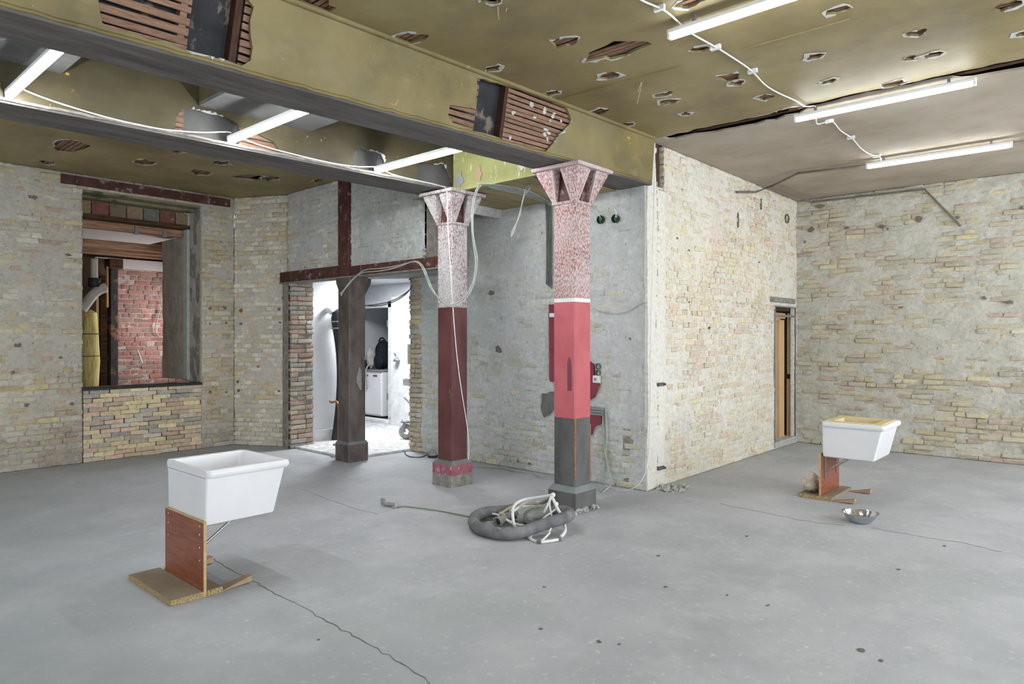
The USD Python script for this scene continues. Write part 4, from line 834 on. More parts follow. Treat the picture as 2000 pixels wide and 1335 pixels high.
obj('tap_head', lathe([(0, 0), (.05, .0), (.06, .03), (.03, .06), (0, .07)], 16, (7.455, 9.34, 1.15)), M['zinc'], sk, smooth=40)
bk = thing('black_drain_pipe', 'thick black drain pipe with elbow in the corner left of the doorway post', 'pipe')
xx = P(656, 655, y=8.86)
obj('pipe', tube([(xx[0] - .02, 8.84, .03), (xx[0] - .02, 8.84, 1.82), (xx[0], 8.84, 1.92), (xx[0] + .10, 8.84, 1.96), (xx[0] + .2, 8.84, 1.96)], .062, 14), M['black_pipe'], bk, smooth=True)
for zz in (1.70, 1.80): obj('clip', lathe([(.06, zz), (.068, zz), (.068, zz + .02), (.06, zz + .02)], 16, (xx[0] - .02, 8.84, 0)), M['zinc'], bk)
ep = thing('steel_elbow', 'white plastic flange on the wall above the black pipe elbow', 'pipe fitting')
obj('flange', tube([(xx[0] - .10, 8.95, 1.98), (xx[0] - .08, 8.90, 1.98), (xx[0] - .06, 8.86, 1.94)], .045, 12), M['white_old'], ep, smooth=True)
cp = thing('bent_copper_pipe', 'pale copper pipe bent over beside the doorway post', 'pipe')
q = P(662, 890, z=.03)
obj('pipe', tube([P(645, 783, x=q[0] + .25), P(655, 784, x=q[0] + .08), P(661, 792, x=q[0]), P(662, 830, x=q[0]), P(662, 888, x=q[0])], .017, 8, n=40), M['copper'], cp, smooth=True)
obj('pipe', tube([P(652, 868, x=q[0] + .1), P(657, 872, x=q[0] + .05), P(659, 892, x=q[0] + .03)], .015, 8), M['dusty_pipe'], cp, smooth=True)
hv = thing('wheeled_trolley', 'grey caster wheel and tube frame of a trolley behind the right jamb', 'trolley')
w0 = P(793, 848, z=.10)
obj('wheel', on_plane(lathe([(.045, -.02), (.10, -.022), (.115, 0), (.10, .022), (.045, .02), (.045, -.02)], 26), (w0[0], w0[1], .145), (math.sin(.7), -math.cos(.7), 0), Z3, (math.cos(.7), math.sin(.7), 0)), M['plastic_grey'], hv, smooth=40)
obj('fork', cat([hull([(w0[0] + a, w0[1] - .02 + b, zz) for a in (-.05, -.04) for b in (-.02, .03) for zz in (.14, .29)]), bx(w0[0] - .06, w0[0] + .06, w0[1] - .08, w0[1] + .05, .28, .30)]), M['zinc'], hv)
obj('frame_tube', tube([(w0[0], w0[1], .30), (w0[0] + .1, w0[1] - .22, .30), (w0[0] + .2, w0[1] - .5, .30)], .016, 8), M['plastic_grey'], hv, smooth=True)
obj('frame_tube', tube([(w0[0] + .05, w0[1] + .1, .66), (w0[0] + .12, w0[1] - .12, .50), (w0[0] + .2, w0[1] - .3, .48)], .016, 8), M['plastic_grey'], hv, smooth=True)
jb = thing('broken_socket', 'broken white socket box hanging at the right jamb', 'socket')
s0 = P(797, 747, x=6.2); obj('box', hull(np.array([s0[0], s0[1], s0[2]]) + np.array([(a, b, c) for a in (-.03, .04) for b in (-.05, .06) for c in (-.04, .05)]) + np.random.default_rng(2).normal(0, .012, (8, 3))), M['white_paint'], jb)
s1 = P(799, 692, x=6.25); wp = thing('wall_panel', 'narrow white wall phone at the edge of the right jamb', 'wall phone')
obj('housing', bx(s1[0], s1[0] + .05, s1[1] - .05, s1[1] + .05, s1[2] - .14, s1[2] + .16, .015), M['white_paint'], wp)

# ================================================================ NARROW DOORWAY in the right wall
d2 = thing('door_2', 'narrow doorway with metal edge beads and raw timber studs behind', kind='structure')
DX0, DX1, DY = 9.61, 10.40, 3.65
for x in (DX0 - .012, DX1): obj('edge_bead', bx(x, x + .016, DY - .022, DY + .02, .10, 2.02), M['zinc'], d2)
obj('edge_bead', bx(DX0, DX1, DY - .02, DY + .01, 2.005, 2.02), M['zinc'], d2)
obj('head_rail', bx(DX0, DX1, DY - .005, DY + .04, 1.87, 1.90), M['steel'], d2)
obj('lintel_board', bx(9.46, 10.36, DY - .035, DY + .02, 2.07, 2.14, .005), M['plinth_raw'], d2)
obj('sill_slab', bx(DX0 - .02, DX1 + .02, DY - .03, DY + .21, .03, .105, .005), M['rubble'], d2)
def xd(u, y): return P(u, 700, y=y)[0]
obj('board', bx(xd(1500, 3.80), xd(1524, 3.80), 3.80, 3.83, .1, 1.92), M['pine'], d2, label='pale timber board')
obj('stud', bx(xd(1522.5, 3.75), xd(1532, 3.75), 3.75, 3.80, .1, 1.83, .003), M['pine_dark'], d2)
obj('cross_piece', bx(xd(1500, 3.745), xd(1534, 3.745), 3.745, 3.80, 1.85, 1.93), M['pine_dark'], d2)
obj('back_panel', bx(9.3, 10.9, 3.87, 3.90, 0, 2.2), M['brown_panel'], d2)
obj('stud', bx(xd(1545, 3.71), xd(1554, 3.71), 3.71, 3.77, 1.02, 1.94, .003), M['wood_tub'], d2)
obj('stud', bx(xd(1544, 3.71), xd(1554, 3.71), 3.71, 3.77, .1, .95, .003), M['pine_dark'], d2)
obj('dark_head', bx(DX0 - .1, DX1 + .3, 3.72, 3.86, 1.96, 2.2), M['burnt_timber'], d2)
obj('outer_wall', bx(10.52, 10.6, 3.67, 3.90, 0, 2.2), M['brown_panel'], d2)

# ================================================================ LIGHTS
def batten(x, y0, y1, z, label, group, w=.05, glow='lamp_glow'):
    t = thing('strip_light', label, 'light', group=group)
    obj('housing', bx(x - w / 2, x + w / 2, y0, y1, z + .012, z + .042, .004), M['lamp_body'], t)
    obj('diffuser', bx(x - w / 2 + .006, x + w / 2 - .006, y0 + .02, y1 - .02, z - .02, z + .014, .008), M[glow], t, label='glowing white tube')
    for y in (y0, y1 - .02): obj('end_cap', bx(x - w / 2 + .002, x + w / 2 - .002, y, y + .02, z - .018, z + .014, .003), M['lamp_body'], t)
    return t
for x, lab in ((1.15, 'leftmost strip light between the two ceiling beams'), (2.62, 'middle of the three strip lights between the two ceiling beams'), (4.03, 'strip light between the ceiling beams nearest the columns')):
    t = batten(x, yback(x) - .02, face2(x, 0) - .005, 3.185, lab, None, glow='lamp_glow_bay')
for x, lab in ((3.97, 'strip light on the ochre ceiling cut by the top edge of the photo'), (6.25, 'strip light beside the dark slot in the right ceiling'), (8.55, 'farthest strip light, nearest the far right wall')):
    t = batten(x, .83, 2.19, 3.53, lab, None)
    for y in (1.0, 2.0): obj('hanger', bx(x - .012, x + .012, y, y + .02, 3.565, CEIL), M['zinc'], t)

# ================================================================ CABLES AND PIPES
def cable(name, label, cat_, runs, mat, r=.006, parts='cable', sides=6):
    t = thing(name, label, cat_)
    for run in runs: obj(parts, tube(run, r, sides), M[mat], t, smooth=True)
    return t
yb = lambda u, v, off=.012: np.array([*(lambda q: (q[0], face2(q[0], q[1]) - off, q[1]))(fpt(u, v, face2))])
cable('white_cable', 'white cable along the foot of the darker beam, then down the maroon column', 'cable',
      [[yb(*q) for q in [(38, 172), (80, 190), (130, 207), (190, 225), (250, 240), (310, 252), (345, 256), (400, 259), (440, 258), (450, 260)]],
       [yb(*q) for q in [(470, 268), (495, 280), (550, 296), (620, 313), (680, 324), (735, 325)]],
       [yb(*q) for q in [(752, 334), (770, 342), (820, 354), (862, 364)]],
       [P(862, 364, y=5.33), P(870, 366, y=5.25), P(873, 380, y=5.16), P(874, 420, y=5.2), P(877, 480, y=5.24), P(882, 560, y=5.26), P(886, 620, y=5.262), P(893, 700, y=5.262), P(904, 780, y=5.262), P(914, 846, y=5.262), P(914, 905, y=5.255)]], 'cable_white', .006)
cc = cable('white_cable', 'white cable crossing the ochre ceiling to the right strip lights', 'cable',
      [[P(*q, z=CEIL - .02) for q in [(1235, -12), (1270, 8), (1300, 22), (1330, 48), (1352, 66), (1398, 92), (1435, 115), (1470, 140), (1495, 166), (1530, 186), (1558, 199), (1572, 207), (1590, 206)]],
       [P(*q, z=CEIL - .02) for q in [(1592, 207), (1593, 222)]] + [P(1594, 234, z=3.56)],
       [P(*q, z=CEIL - .02) for q in [(1594, 236), (1604, 241), (1620, 236), (1640, 253), (1662, 268), (1680, 288), (1705, 303), (1716, 305)]] + [P(1720, 318, z=3.56)]], 'cable_white', .006)
for q in [(1288, 15), (1398, 92), (1470, 138), (1620, 236), (1662, 268), (1712, 304)]:
    c = P(*q, z=CEIL - .012); obj('cable_clip', bx(c[0] - .012, c[0] + .012, c[1] - .035, c[1] + .035, CEIL - .03, CEIL), M['cable_white'], cc)
lp = lambda pts: [P(u, v, d=d) for u, v, d in pts]
cable('looped_cable', 'pair of pale grey cables hanging from the yellow cross beam, looping round the maroon column', 'cable',
      [[P(940, 362, z=3.13)] + lp([(930, 378, 7.03), (924, 420, 7.0), (926, 470, 7.0), (932, 505, 7.0), (926, 550, 7.0), (912, 580, 6.98), (885, 598, 6.98), (862, 588, 7.05), (840, 560, 7.2), (828, 530, 7.32), (815, 512, 7.42), (790, 515, 7.6), (740, 524, 7.95), (710, 528, 8.2), (690, 545, 8.35), (664, 574, 8.4)]),
       [P(935, 363, z=3.13)] + lp([(926, 382, 7.04), (921, 430, 7.02), (925, 480, 7.02), (929, 520, 7.02), (920, 560, 7.0), (905, 582, 7.0), (880, 595, 7.0), (855, 580, 7.07), (838, 548, 7.22), (826, 520, 7.35), (812, 510, 7.44), (780, 520, 7.66), (730, 530, 8.0), (700, 536, 8.25), (676, 560, 8.38), (666, 578, 8.4)])], 'cable_grey', .0075)
cable('looped_cable', 'pale cables dangling in a narrow loop from the plywood soffit between the columns', 'cable',
      [[P(1034, 360, z=3.13)] + lp([(1026, 372, 6.62), (1024, 380, 6.6), (1018, 405, 6.6), (1008, 440, 6.6), (1000, 460, 6.6)]), [P(1038, 362, z=3.13)] + lp([(1030, 374, 6.62), (1020, 395, 6.62), (1016, 420, 6.6), (1005, 442, 6.6), (999, 462, 6.6)])], 'cable_grey', .006)
cable('cable_bundle', 'bundle of pale cables fixed under the plywood soffit toward the red column', 'cable bundle',
      [[P(930 + 6 * k, 358 + 1.5 * k, z=3.13)] + [P(u, v + 2.6 * k, z=3.125) for u, v in [(985, 362), (1030, 372), (1060, 386), (1078, 396)]] for k in range(5)], 'cable_grey', .006)
cable('cable_bundle', 'bundle of thin grey cables running down the wall left of the red column', 'cable bundle',
      [[P(1066 + 2.6 * k, 398 + k, x=6.125), P(1068 + 2.3 * k, 470, x=6.125), P(1067 + 2.5 * k, 555 + 2 * k, x=6.125)] for k in range(5)], 'cable_dark', .006)
cable('dark_wires', 'dark wires sagging under the lintel inside the doorway', 'cable',
      [lp([(805, 558, 9.2), (785, 580, 9.2), (760, 592, 9.2), (735, 597, 9.2), (712, 596, 9.2)]), lp([(804, 562, 9.2), (770, 585, 9.2), (742, 593, 9.2), (712, 597, 9.2)])], 'cable_dark', .007)
cable('wall_cable', 'white cable hanging down the pier corner and trailing to the floor', 'cable',
      [[P(1278, 345, x=6.11), P(1276, 450, x=6.11), P(1272, 600, x=6.11), P(1270, 760, x=6.11), P(1268, 860, x=6.105), P(1262, 915, x=6.08), P(1250, 942, x=6.03), P(1225, 957, x=6.0), P(1195, 952, x=6.03), P(1170, 950, x=6.06)]], 'cable_white', .005)
cable('wall_cable', 'thin grey cable sagging across the wall right of the red column', 'cable',
      [[P(1160, 602, x=6.12), P(1180, 610, x=6.12), P(1205, 612, x=6.12), P(1230, 606, x=6.12), P(1250, 594, x=6.12), P(1264, 592, x=6.12)]], 'cable_grey', .004)
cable('loose_cables', 'several pale cables hanging down the wall to the floor right of the red column', 'cable',
      [[P(1182, 800, x=6.11), P(1184, 860, x=6.11), P(1184, 905, x=6.09), P(1186, 935, x=6.02), P(1180, 950, x=5.95), P(1172, 958, z=.008)],
       [P(1178, 805, x=6.11), P(1180, 870, x=6.11), P(1190, 925, x=6.05), P(1193, 945, x=5.98), P(1183, 956, x=5.9), P(1176, 961, z=.008)],
       [P(1175, 880, x=6.1), P(1170, 905, x=6.06), P(1160, 925, x=6.02), P(1150, 932, x=6.0)]], 'cable_grey', .007)
cable('floor_cable', 'pale cable lying along the foot of the wall behind the columns', 'cable',
      [[P(u, v, z=.008) for u, v in [(915, 910), (950, 911), (985, 915), (1010, 921), (1035, 921), (1048, 928), (1075, 934)]]], 'cable_grey', .006)
cable('floor_cable', 'grey cable curled on the floor in front of the right jamb', 'cable',
      [[P(u, v, z=.008) for u, v in [(792, 876), (792, 886), (806, 892), (822, 892), (836, 886), (848, 884)]]], 'cable_dark', .007)
# gas pipes on the right ceiling
gp = thing('gas_pipe', 'thin brown pipe running along the ceiling edges and slanting down the far right wall', 'pipe')
obj('pipe', tube([P(1694, 323, z=3.575), P(1640, 329, z=3.575), P(1559, 338, z=3.575), P(1510, 362, z=3.575), P(1476, 375, y=3.61), P(1440, 375, y=3.61)], .014, 8, False), M['iron_pipe'], gp, smooth=True)
obj('pipe', tube([P(1509, 363, z=3.575), P(1586, 394, z=3.575), P(1600, 393, x=10.44), P(1805, 369, x=10.44), P(1876, 441, x=10.44)], .014, 8, False), M['iron_pipe'], gp, smooth=True)
g2 = thing('gas_pipe', 'straight dark conduit beside the farthest strip light', 'pipe')
obj('pipe', tube([P(1694, 322, z=3.59), P(1979, 280, z=3.59), P(2060, 268, z=3.59)], .014, 8, False), M['iron_pipe'], g2, smooth=True)
cable('hanging_straw', 'dry straw strand hanging from the torn ceiling lath patch', 'straw',
      [[P(1282, 88, z=CEIL), P(1268, 118, d=5.45), P(1256, 150, d=5.45), P(1246, 180, d=5.45)], [P(1256, 150, d=5.45), P(1250, 178, d=5.45), P(1244, 202, d=5.45)]], 'cable_yellow', .003)
cable('hanging_straw', 'short stray wires hanging from the ceiling at the top of the photo', 'straw',
      [[P(972, -6, z=CEIL), P(972, 15, d=4.2), P(974, 38, d=4.2)], [P(996, -6, z=CEIL), P(992, 8, d=4.2), P(988, 22, d=4.2)]], 'cable_yellow', .003)
for i, (u, v) in enumerate([(1174, 429), (1203, 427)]):
    c = P(u, v, x=6.13); t = thing('junction_box', ['open round junction box with green terminals, nearer the red column', 'open round junction box with green terminals, nearer the pier corner'][i], 'junction box')
    obj('cup', on_plane(lathe([(.0, -.03), (.038, -.03), (.042, .0), (.046, .02), (.040, .02), (.036, -.01), (0, -.012)], 20), c, (0, 1, 0), Z3, (-1, 0, 0)), M['black_pipe'], t, smooth=40)
    obj('terminal', on_plane(cat([bx(a, a + .016, b, b + .014, -.01, .016, .002) for a, b in ((-.018, -.006), (.002, .004), (-.006, -.02))]), c, (0, 1, 0), Z3, (-1, 0, 0)), M['green_led'], t)
    obj('wire', tube([c + (-.01, .0, .02), c + (-.04, .03 - .05 * i, .08), c + (-.02, .10 - .04 * i, .13), c + (-.005, .16 - .02 * i, .14)], .005, 6), M['cable_white'], t, smooth=True)

# plug holes and knocked-out spots in the old masonry
def Pn(u, v, o, n):
    r = ray(u, v); return EYE + r * (((np.asarray(o) - EYE) @ n) / (r @ n))
def spots(parent, lst, o, s_, n_, seed, mat='plug_hole'):
    for i, (u, v, w, h) in enumerate(lst):
        c = Pn(u, v, o, np.asarray(n_, float)); k = ((c - EYE) @ FW) / FPX * .5
        mm = extrude(blob((0, 0), w * k * .95, h * k * .8, 10, .22, seed + i), .03)
        obj('plug_hole', on_plane(mm, c - np.asarray(n_, float) * .018, s_, Z3, n_), M[mat], parent)
spots(wl, [(25, 727, 7, 8), (52, 790, 9, 9), (140, 788, 7, 8), (134, 498, 9, 6), (36, 674, 12, 11), (410, 602, 6, 7), (438, 601, 7, 8), (410, 632, 5, 5), (441, 630, 5, 6), (410, 765, 5, 7), (64, 385, 16, 10), (442, 765, 4, 4), (118, 698, 7, 7)], (0, 9.715, 0), (1, 0, 0), (0, -1, 0), 900)
spots(wc, [(471, 606, 7, 8), (471, 632, 6, 6), (545, 603, 6, 7), (547, 630, 5, 5), (553, 582, 7, 7), (465, 745, 6, 6), (466, 762, 6, 6), (545, 763, 4, 5), (571, 766, 5, 6), (504, 716, 4, 4)], c0 + nd * .006, sd, nd, 930)
spots(wm, [(975, 682, 18, 16), (1232, 661, 8, 8), (1035, 905, 7, 7), (1012, 900, 5, 5), (960, 572, 14, 10)], (6.145, 0, 0), (0, -1, 0), (-1, 0, 0), 950)
spots(wb, [(1322, 465, 4, 4), (1345, 489, 4, 4), (1385, 640, 5, 5), (1482, 512, 5, 4), (1345, 590, 4, 4), (1486, 400, 6, 26), (1441, 430, 4, 34)], (0, 3.645, 0), (1, 0, 0), (0, -1, 0), 970)
spots(wf, [(1602, 402, 20, 7), (1584, 448, 10, 12), (1654, 445, 8, 8), (1795, 428, 12, 14), (1870, 424, 8, 7), (1572, 472, 4, 6), (1922, 582, 8, 8), (1970, 590, 14, 8), (1996, 405, 6, 10), (1722, 442, 10, 8), (1734, 447, 5, 5), (1760, 600, 6, 5)], (10.475, 0, 0), (0, -1, 0), (-1, 0, 0), 990)

# painted plaster remains on the middle wall
def remains(name, label, cat_, px, mat, x=6.125, th=.022, amp=.004, seed=1, extra=()):
    t = thing(name, label, cat_)
    pts = [(P(u, v, x=x)[1], P(u, v, x=x)[2]) for u, v in px]
    obj('plaster', on_plane(extrude(ragged(Polygon(pts), amp, .05, seed), th), (x + .008, 0, 0), (0, 1, 0), Z3, (-1, 0, 0)), M[mat], t)
    return t
t = remains('plaster_remnant', 'maroon painted plaster strip with a white square left of the red column', 'plaster patch', [(1073, 594), (1100, 594), (1100, 745), (1074, 745)], 'maroon_plaster', amp=.001, seed=3)
c = P(1078, 615, x=6.10); obj('white_square', bx(6.098, 6.108, c[1] - .035, c[1] + .035, c[2] - .022, c[2] + .022), M['white_paint'], t)
remains('plaster_remnant', 'maroon plaster fragment beside the light switch right of the red column', 'plaster patch', [(1145, 700), (1153, 705), (1160, 712), (1160, 745), (1172, 748), (1165, 765), (1160, 778), (1145, 778)], 'maroon_plaster', seed=4)
remains('plaster_remnant', 'maroon plaster fragment under the grey moulding right of the red column', 'plaster patch', [(1145, 808), (1176, 808), (1176, 826), (1160, 832), (1156, 850), (1145, 852)], 'maroon_plaster', seed=5)
remains('plaster_remnant', 'dark grey plaster scar left of the black column foot', 'plaster patch', [(1060, 770), (1085, 765), (1085, 800), (1062, 815), (1057, 800)], 'dust_chip', th=.012, amp=.008, seed=6)
mo = thing('moulding_ledge', 'grey stepped wooden moulding on the wall right of the red column', 'moulding')
a, b = P(1140, 800, x=6.12), P(1180, 800, x=6.12)
for k, dz in enumerate((.0, .03, .06)): obj('step', bx(6.13, 6.10 - .012 * k, b[1], a[1], a[2] - .045 + dz, a[2] - .018 + dz, .003), M['grey_mould'], mo)
sw = thing('light_switch', 'square white light switch on the wall right of the red column', 'light switch')
c = P(1166, 740, x=6.12); obj('plate', bx(6.09, 6.14, c[1] - .04, c[1] + .04, c[2] - .04, c[2] + .04, .006), M['white_paint'], sw)
obj('knob', on_plane(lathe([(0, 0), (.016, 0), (.014, .012), (0, .014)], 16), (6.09, c[1], c[2]), (0, 1, 0), Z3, (-1, 0, 0)), M['grey_wall'], sw)
for i, (u, v) in enumerate([(1168, 715), (1168, 728)]):
    c = P(u, v, x=6.125); t = thing('socket_hole', ['upper round empty socket box above the light switch', 'lower round empty socket box directly above the light switch'][i], 'socket box')
    obj('cup', on_plane(lathe([(0, -.03), (.03, -.03), (.034, .01), (.028, .01), (.024, -.02), (0, -.02)], 18), c, (0, 1, 0), Z3, (-1, 0, 0)), M['dust_chip'], t, smooth=40)
for i, (u, v) in enumerate([(1287, 750), (1287, 913)]):
    c = P(u, v, y=3.65); t = thing('steel_bracket', ['small dark steel bracket halfway up the pier corner', 'small dark steel bracket low on the pier corner'][i], 'bracket')
    obj('plate', bx(c[0] - .06, c[0] + .06, 3.615, 3.635, c[2] - .018, c[2] + .018, .003), M['dark_grey'], t)
    obj('lug', bx(c[0] + .03, c[0] + .05, 3.59, 3.62, c[2] - .012, c[2] + .012, .002), M['dark_grey'], t)
for i, (u, v) in enumerate([(1536, 427)]):
    c = P(u, v, y=3.65); t = thing('pipe_sleeve', 'round clay pipe sleeve high on the cream wall near the corner', 'pipe sleeve')
    obj('ring', on_plane(lathe([(.05, -.05), (.065, -.05), (.07, .02), (.052, .02), (.05, -.05)], 22), c, (1, 0, 0), Z3, (0, -1, 0)), M['iron_pipe'], t, smooth=40)
rb = np.random.default_rng(9); ch_ = []
for i in range(90):
    a = abs(rb.normal(0, .16)); b = -abs(rb.normal(0, .12)); s = rb.uniform(.008, .045) * (1.2 - a)
    ch_.append(hull(np.array([6.32 + a - .05, 3.60 + b, s * .35]) + rb.normal(0, s * .55, (8, 3)) * (1, 1, .6)))
obj('rubble_heap', cat(ch_), M['rubble'], None, label='small heap of plaster rubble at the foot of the pier corner', cat='rubble', kind='stuff')

# ================================================================ SINKS on chipboard stands
def rrect(x0, x1, y0, y1, r, n=5):
    p = []
    for cx, cy, a0 in ((x1 - r, y1 - r, 0), (x0 + r, y1 - r, 90), (x0 + r, y0 + r, 180), (x1 - r, y0 + r, 270)):
        p += [(cx + r * math.cos(math.radians(a0 + 90 * k / n)), cy + r * math.sin(math.radians(a0 + 90 * k / n))) for k in range(n + 1)]
    return np.array(p)
def loft(rings, cap0=False, cap1=False):
    n = len(rings[0]); v = np.vstack(rings); f = []
    for k in range(len(rings) - 1):
        for i in range(n):
            j = (i + 1) % n; f += [[k * n + i, k * n + j, (k + 1) * n + j], [k * n + i, (k + 1) * n + j, (k + 1) * n + i]]
    for on, k, rev in ((cap0, 0, 1), (cap1, len(rings) - 1, 0)):
        if on:
            c = len(v); v = np.vstack([v, rings[k].mean(0)]); f += [[c, k * n + (i + 1) % n, k * n + i] if rev else [c, k * n + i, k * n + (i + 1) % n] for i in range(n)]
    return trimesh.Trimesh(v, f, process=False)
def ring3(x0, x1, y0, y1, r, z): p = rrect(x0, x1, y0, y1, r); return np.column_stack([p, np.full(len(p), z)])
def sink(label, loc, rz, wooden):
    """Local frame: the veneer board stands in the plane x = 0; the basin reaches out to +x, its flat end against the board."""
    t = thing('wall_sink', label, 'sink', loc, rz)
    LY = .60
    ztop, zbot = .767, .418
    X0 = .006
    body = loft([ring3(X0, .455, .035, LY - .035, .012, zbot), ring3(X0, .468, .020, LY - .02, .016, zbot + .012), ring3(X0, .538, .006, LY - .006, .016, ztop - .05)], cap0=True)
    rim = [ring3(X0, .538, .006, LY - .006, .016, ztop - .052), ring3(X0, .558, -.014, LY + .014, .03, ztop - .050)]
    for a in np.linspace(-70, 90, 8):
        o = .018 * math.cos(math.radians(a)); rim.append(ring3(X0, .548 + o, -.004 - o, LY + .004 + o, .03, ztop - .026 + .026 * math.sin(math.radians(a))))
    rim += [ring3(X0 + .02, .520, .030, LY - .030, .02, ztop), ring3(X0 + .028, .512, .038, LY - .038, .02, ztop - .008)]
    obj('basin', cat([body, ]), M['enamel'], t, smooth=35)
    obj('rolled_rim', loft(rim), M['enamel'], t, smooth=50)
    if not wooden:
        obj('inner_bowl', loft([ring3(X0 + .028, .512, .038, LY - .038, .02, ztop - .008), ring3(.05, .46, .07, LY - .07, .04, zbot + .05), ring3(.08, .42, .10, LY - .10, .04, zbot + .03)], cap1=True), M['enamel'], t, smooth=45)
        obj('drain', lathe([(0, 0), (.03, 0), (.034, .004), (.03, .006)], 20, (.24, .3, zbot + .032)), M['steel'], t, smooth=40)
    else:
        obj('wooden_insert', cat([bx(.02, .525, .025, .10, ztop - .012, ztop + .004), bx(.02, .525, LY - .15, LY - .025, ztop - .012, ztop + .004), bx(.02, .09, .10, LY - .15, ztop - .012, ztop + .004), bx(.45, .525, .10, LY - .15, ztop - .012, ztop + .004)]), M['wood_tub'], t, label='pale wooden frame set into the rim')
        obj('wooden_lining', cat([bx(.08, .09, .09, LY - .14, ztop - .16, ztop - .012), bx(.45, .46, .09, LY - .14, ztop - .16, ztop - .012), bx(.08, .46, .09, .10, ztop - .16, ztop - .012), bx(.08, .46, LY - .15, LY - .14, ztop - .16, ztop - .012), bx(.08, .46, .09, LY - .14, ztop - .17, ztop - .16)]), M['pine'], t)
    s = thing('sink_stand', label.replace(' sink ', ' sink stand ') if False else ('veneered board stand with wooden wedges under the ' + ('left' if not wooden else 'right') + ' sink'), 'stand', loc, rz)
    obj('upright_board', bx(-.016, 0, -.008, LY - .03, .0, .452, .0015), M['veneer'], s)
    obj('board_edge', bx(-.0165, .0005, -.0105, -.007, .0, .452), M['ply_edge'], s); obj('board_edge', bx(-.0165, .0005, -.009, LY - .03, .451, .4545), M['ply_edge'], s)
    obj('base_board', bx(-.21, -.018, -.012, LY + .05, 0, .036, .002), M['chipboard'], s); obj('base_edge', cat([bx(-.2105, -.018, -.0155, -.0115, .001, .035), bx(-.2135, -.2095, -.012, LY + .05, .001, .035)]), M['chip_edge'], s)
    obj('base_board', bx(.002, .10, -.012, LY + .03, 0, .036, .002), M['chipboard'], s); obj('base_edge', bx(.002, .10, -.0155, -.0115, .001, .035), M['chip_edge'], s)
    for y in (.0, LY - .05):
        obj('wedge', hull([(.104, y, 0), (.104, y + .06, 0), (.30, y, .012), (.30, y + .06, .012), (.104, y, .004), (.104, y + .06, .004), (.30, y, .05), (.30, y + .06, .05)]), M['wedge_wood'], s)
    for y in (.10, .46):
        obj('brace', tube([(.012, y, .27), (.22, y, .415)], .008, 7, False), M['steel'], s, smooth=True)
        obj('brace_rail', bx(.0, .012, y - .010, y + .010, .20, .418), M['steel'], s)
    for yy, zz in ((.05, .42), (.05, .37), (.05, .29), (.05, .21), (.52, .42), (.52, .36), (.52, .28)):
        obj('screw', on_plane(lathe([(0, 0), (.006, 0), (.005, .002), (0, .0025)], 10), (-.0162, yy, zz), (0, 1, 0), Z3, (-1, 0, 0)), M['steel'], s)
    return t
sink('white glazed trough sink on the left, open and empty, on a brown board stand', (1.872, 4.20, 0), 0, False)
sink('white glazed trough sink on the right with a pale wooden insert in its top', (6.97, 2.19, 0), -90, True)
# plastic bag behind the right stand
pg = thing('plastic_bag', 'crumpled clear brown-tinted plastic bag on the board behind the right sink stand', 'bag')
bc = P(1588, 945, z=.12)
def crumple(c, r, seed, k=130):
    q = np.random.default_rng(seed); m = trimesh.creation.icosphere(3, 1.0); v = m.vertices; cen = q.normal(0, 1, (k, 3)); cen /= np.linalg.norm(cen, axis=1, keepdims=True)
    d = np.sort(np.linalg.norm(v[:, None] - cen[None], axis=2), axis=1); m.vertices = np.array(c) + v * np.array(r) * (1 + .35 * np.clip(d[:, 1] - d[:, 0], 0, .5) * 1.3 - .10 + .3 * (meshkit.fbm(v * 2 + seed, 3, seed) - .5))[:, None]; return m
obj('bag', crumple((7.14, 2.325, .115), (.17, .10, .08), 21), M['bag'], pg)
obj('content', lump((7.13, 2.325, .095), (.12, .07, .052), 25, .3), M['bag_content'], pg, smooth=40)
obj('bag_neck', crumple((7.08, 2.32, .19), (.075, .06, .055), 22), M['bag'], pg)
# steel bowl
bw = thing('steel_bowl', 'shallow stainless steel bowl on the floor before the right sink', 'bowl', (*P(1680, 1019, z=0)[:2], 0))
obj('bowl', lathe([(0, .002), (.07, .0), (.085, .006), (.115, .040), (.133, .078), (.147, .084), (.148, .087), (.132, .082), (.112, .042), (.083, .010), (.07, .005), (0, .0055)], 48), M['bowl_steel'], bw, smooth=40)

# ================================================================ HOSE HEAP by the red column
hz = lambda u, v, z: P(u, v, z=z)
vh = thing('vacuum_hose', 'thick grey hose coiled in a ring at the foot of the red column', 'hose')
obj('hose', tube([hz(u, v, z) for u, v, z in [(978, 999, .07), (950, 1000, .06), (932, 1006, .055), (925, 1018, .052), (935, 1030, .052), (958, 1038, .052), (990, 1042, .052), (1020, 1038, .056), (1050, 1028, .08), (1080, 1018, .11), (1104, 1010, .13), (1112, 1002, .12), (1098, 997, .11), (1075, 1000, .09)]], .048, 14), M['hose'], vh, smooth=True)
for k, (u, v, z) in enumerate([(978, 999, .07)]):
    c = hz(u, v, z); obj('hose_end', tube([c + (-.02, .02, 0), c + (.05, -.05, .005)], .052, 14, False), M['hose'], vh, smooth=True)
dv = thing('drain_fitting', 'dusty grey plastic pipe branch lying inside the hose ring', 'pipe fitting')
obj('pipe', tube([hz(977, 1016, .05), hz(990, 1008, .05), hz(1010, 1004, .055)], .034, 14, False), M['dusty_pipe'], dv, smooth=True)
obj('socket', on_plane(lathe([(.028, 0), (.042, 0), (.044, .05), (.034, .055), (.028, .0)], 20), hz(976, 1016, .05), *(lambda d: (np.cross(Z3, d), (0, 0, 1), -d))((lambda q: q / np.linalg.norm(q))(hz(990, 1008, .05) - hz(976, 1016, .05)))), M['dusty_pipe'], dv, smooth=40)
obj('branch', tube([hz(985, 1010, .06), hz(980, 1002, .10)], .022, 12, False), M['dusty_pipe'], dv, smooth=True)
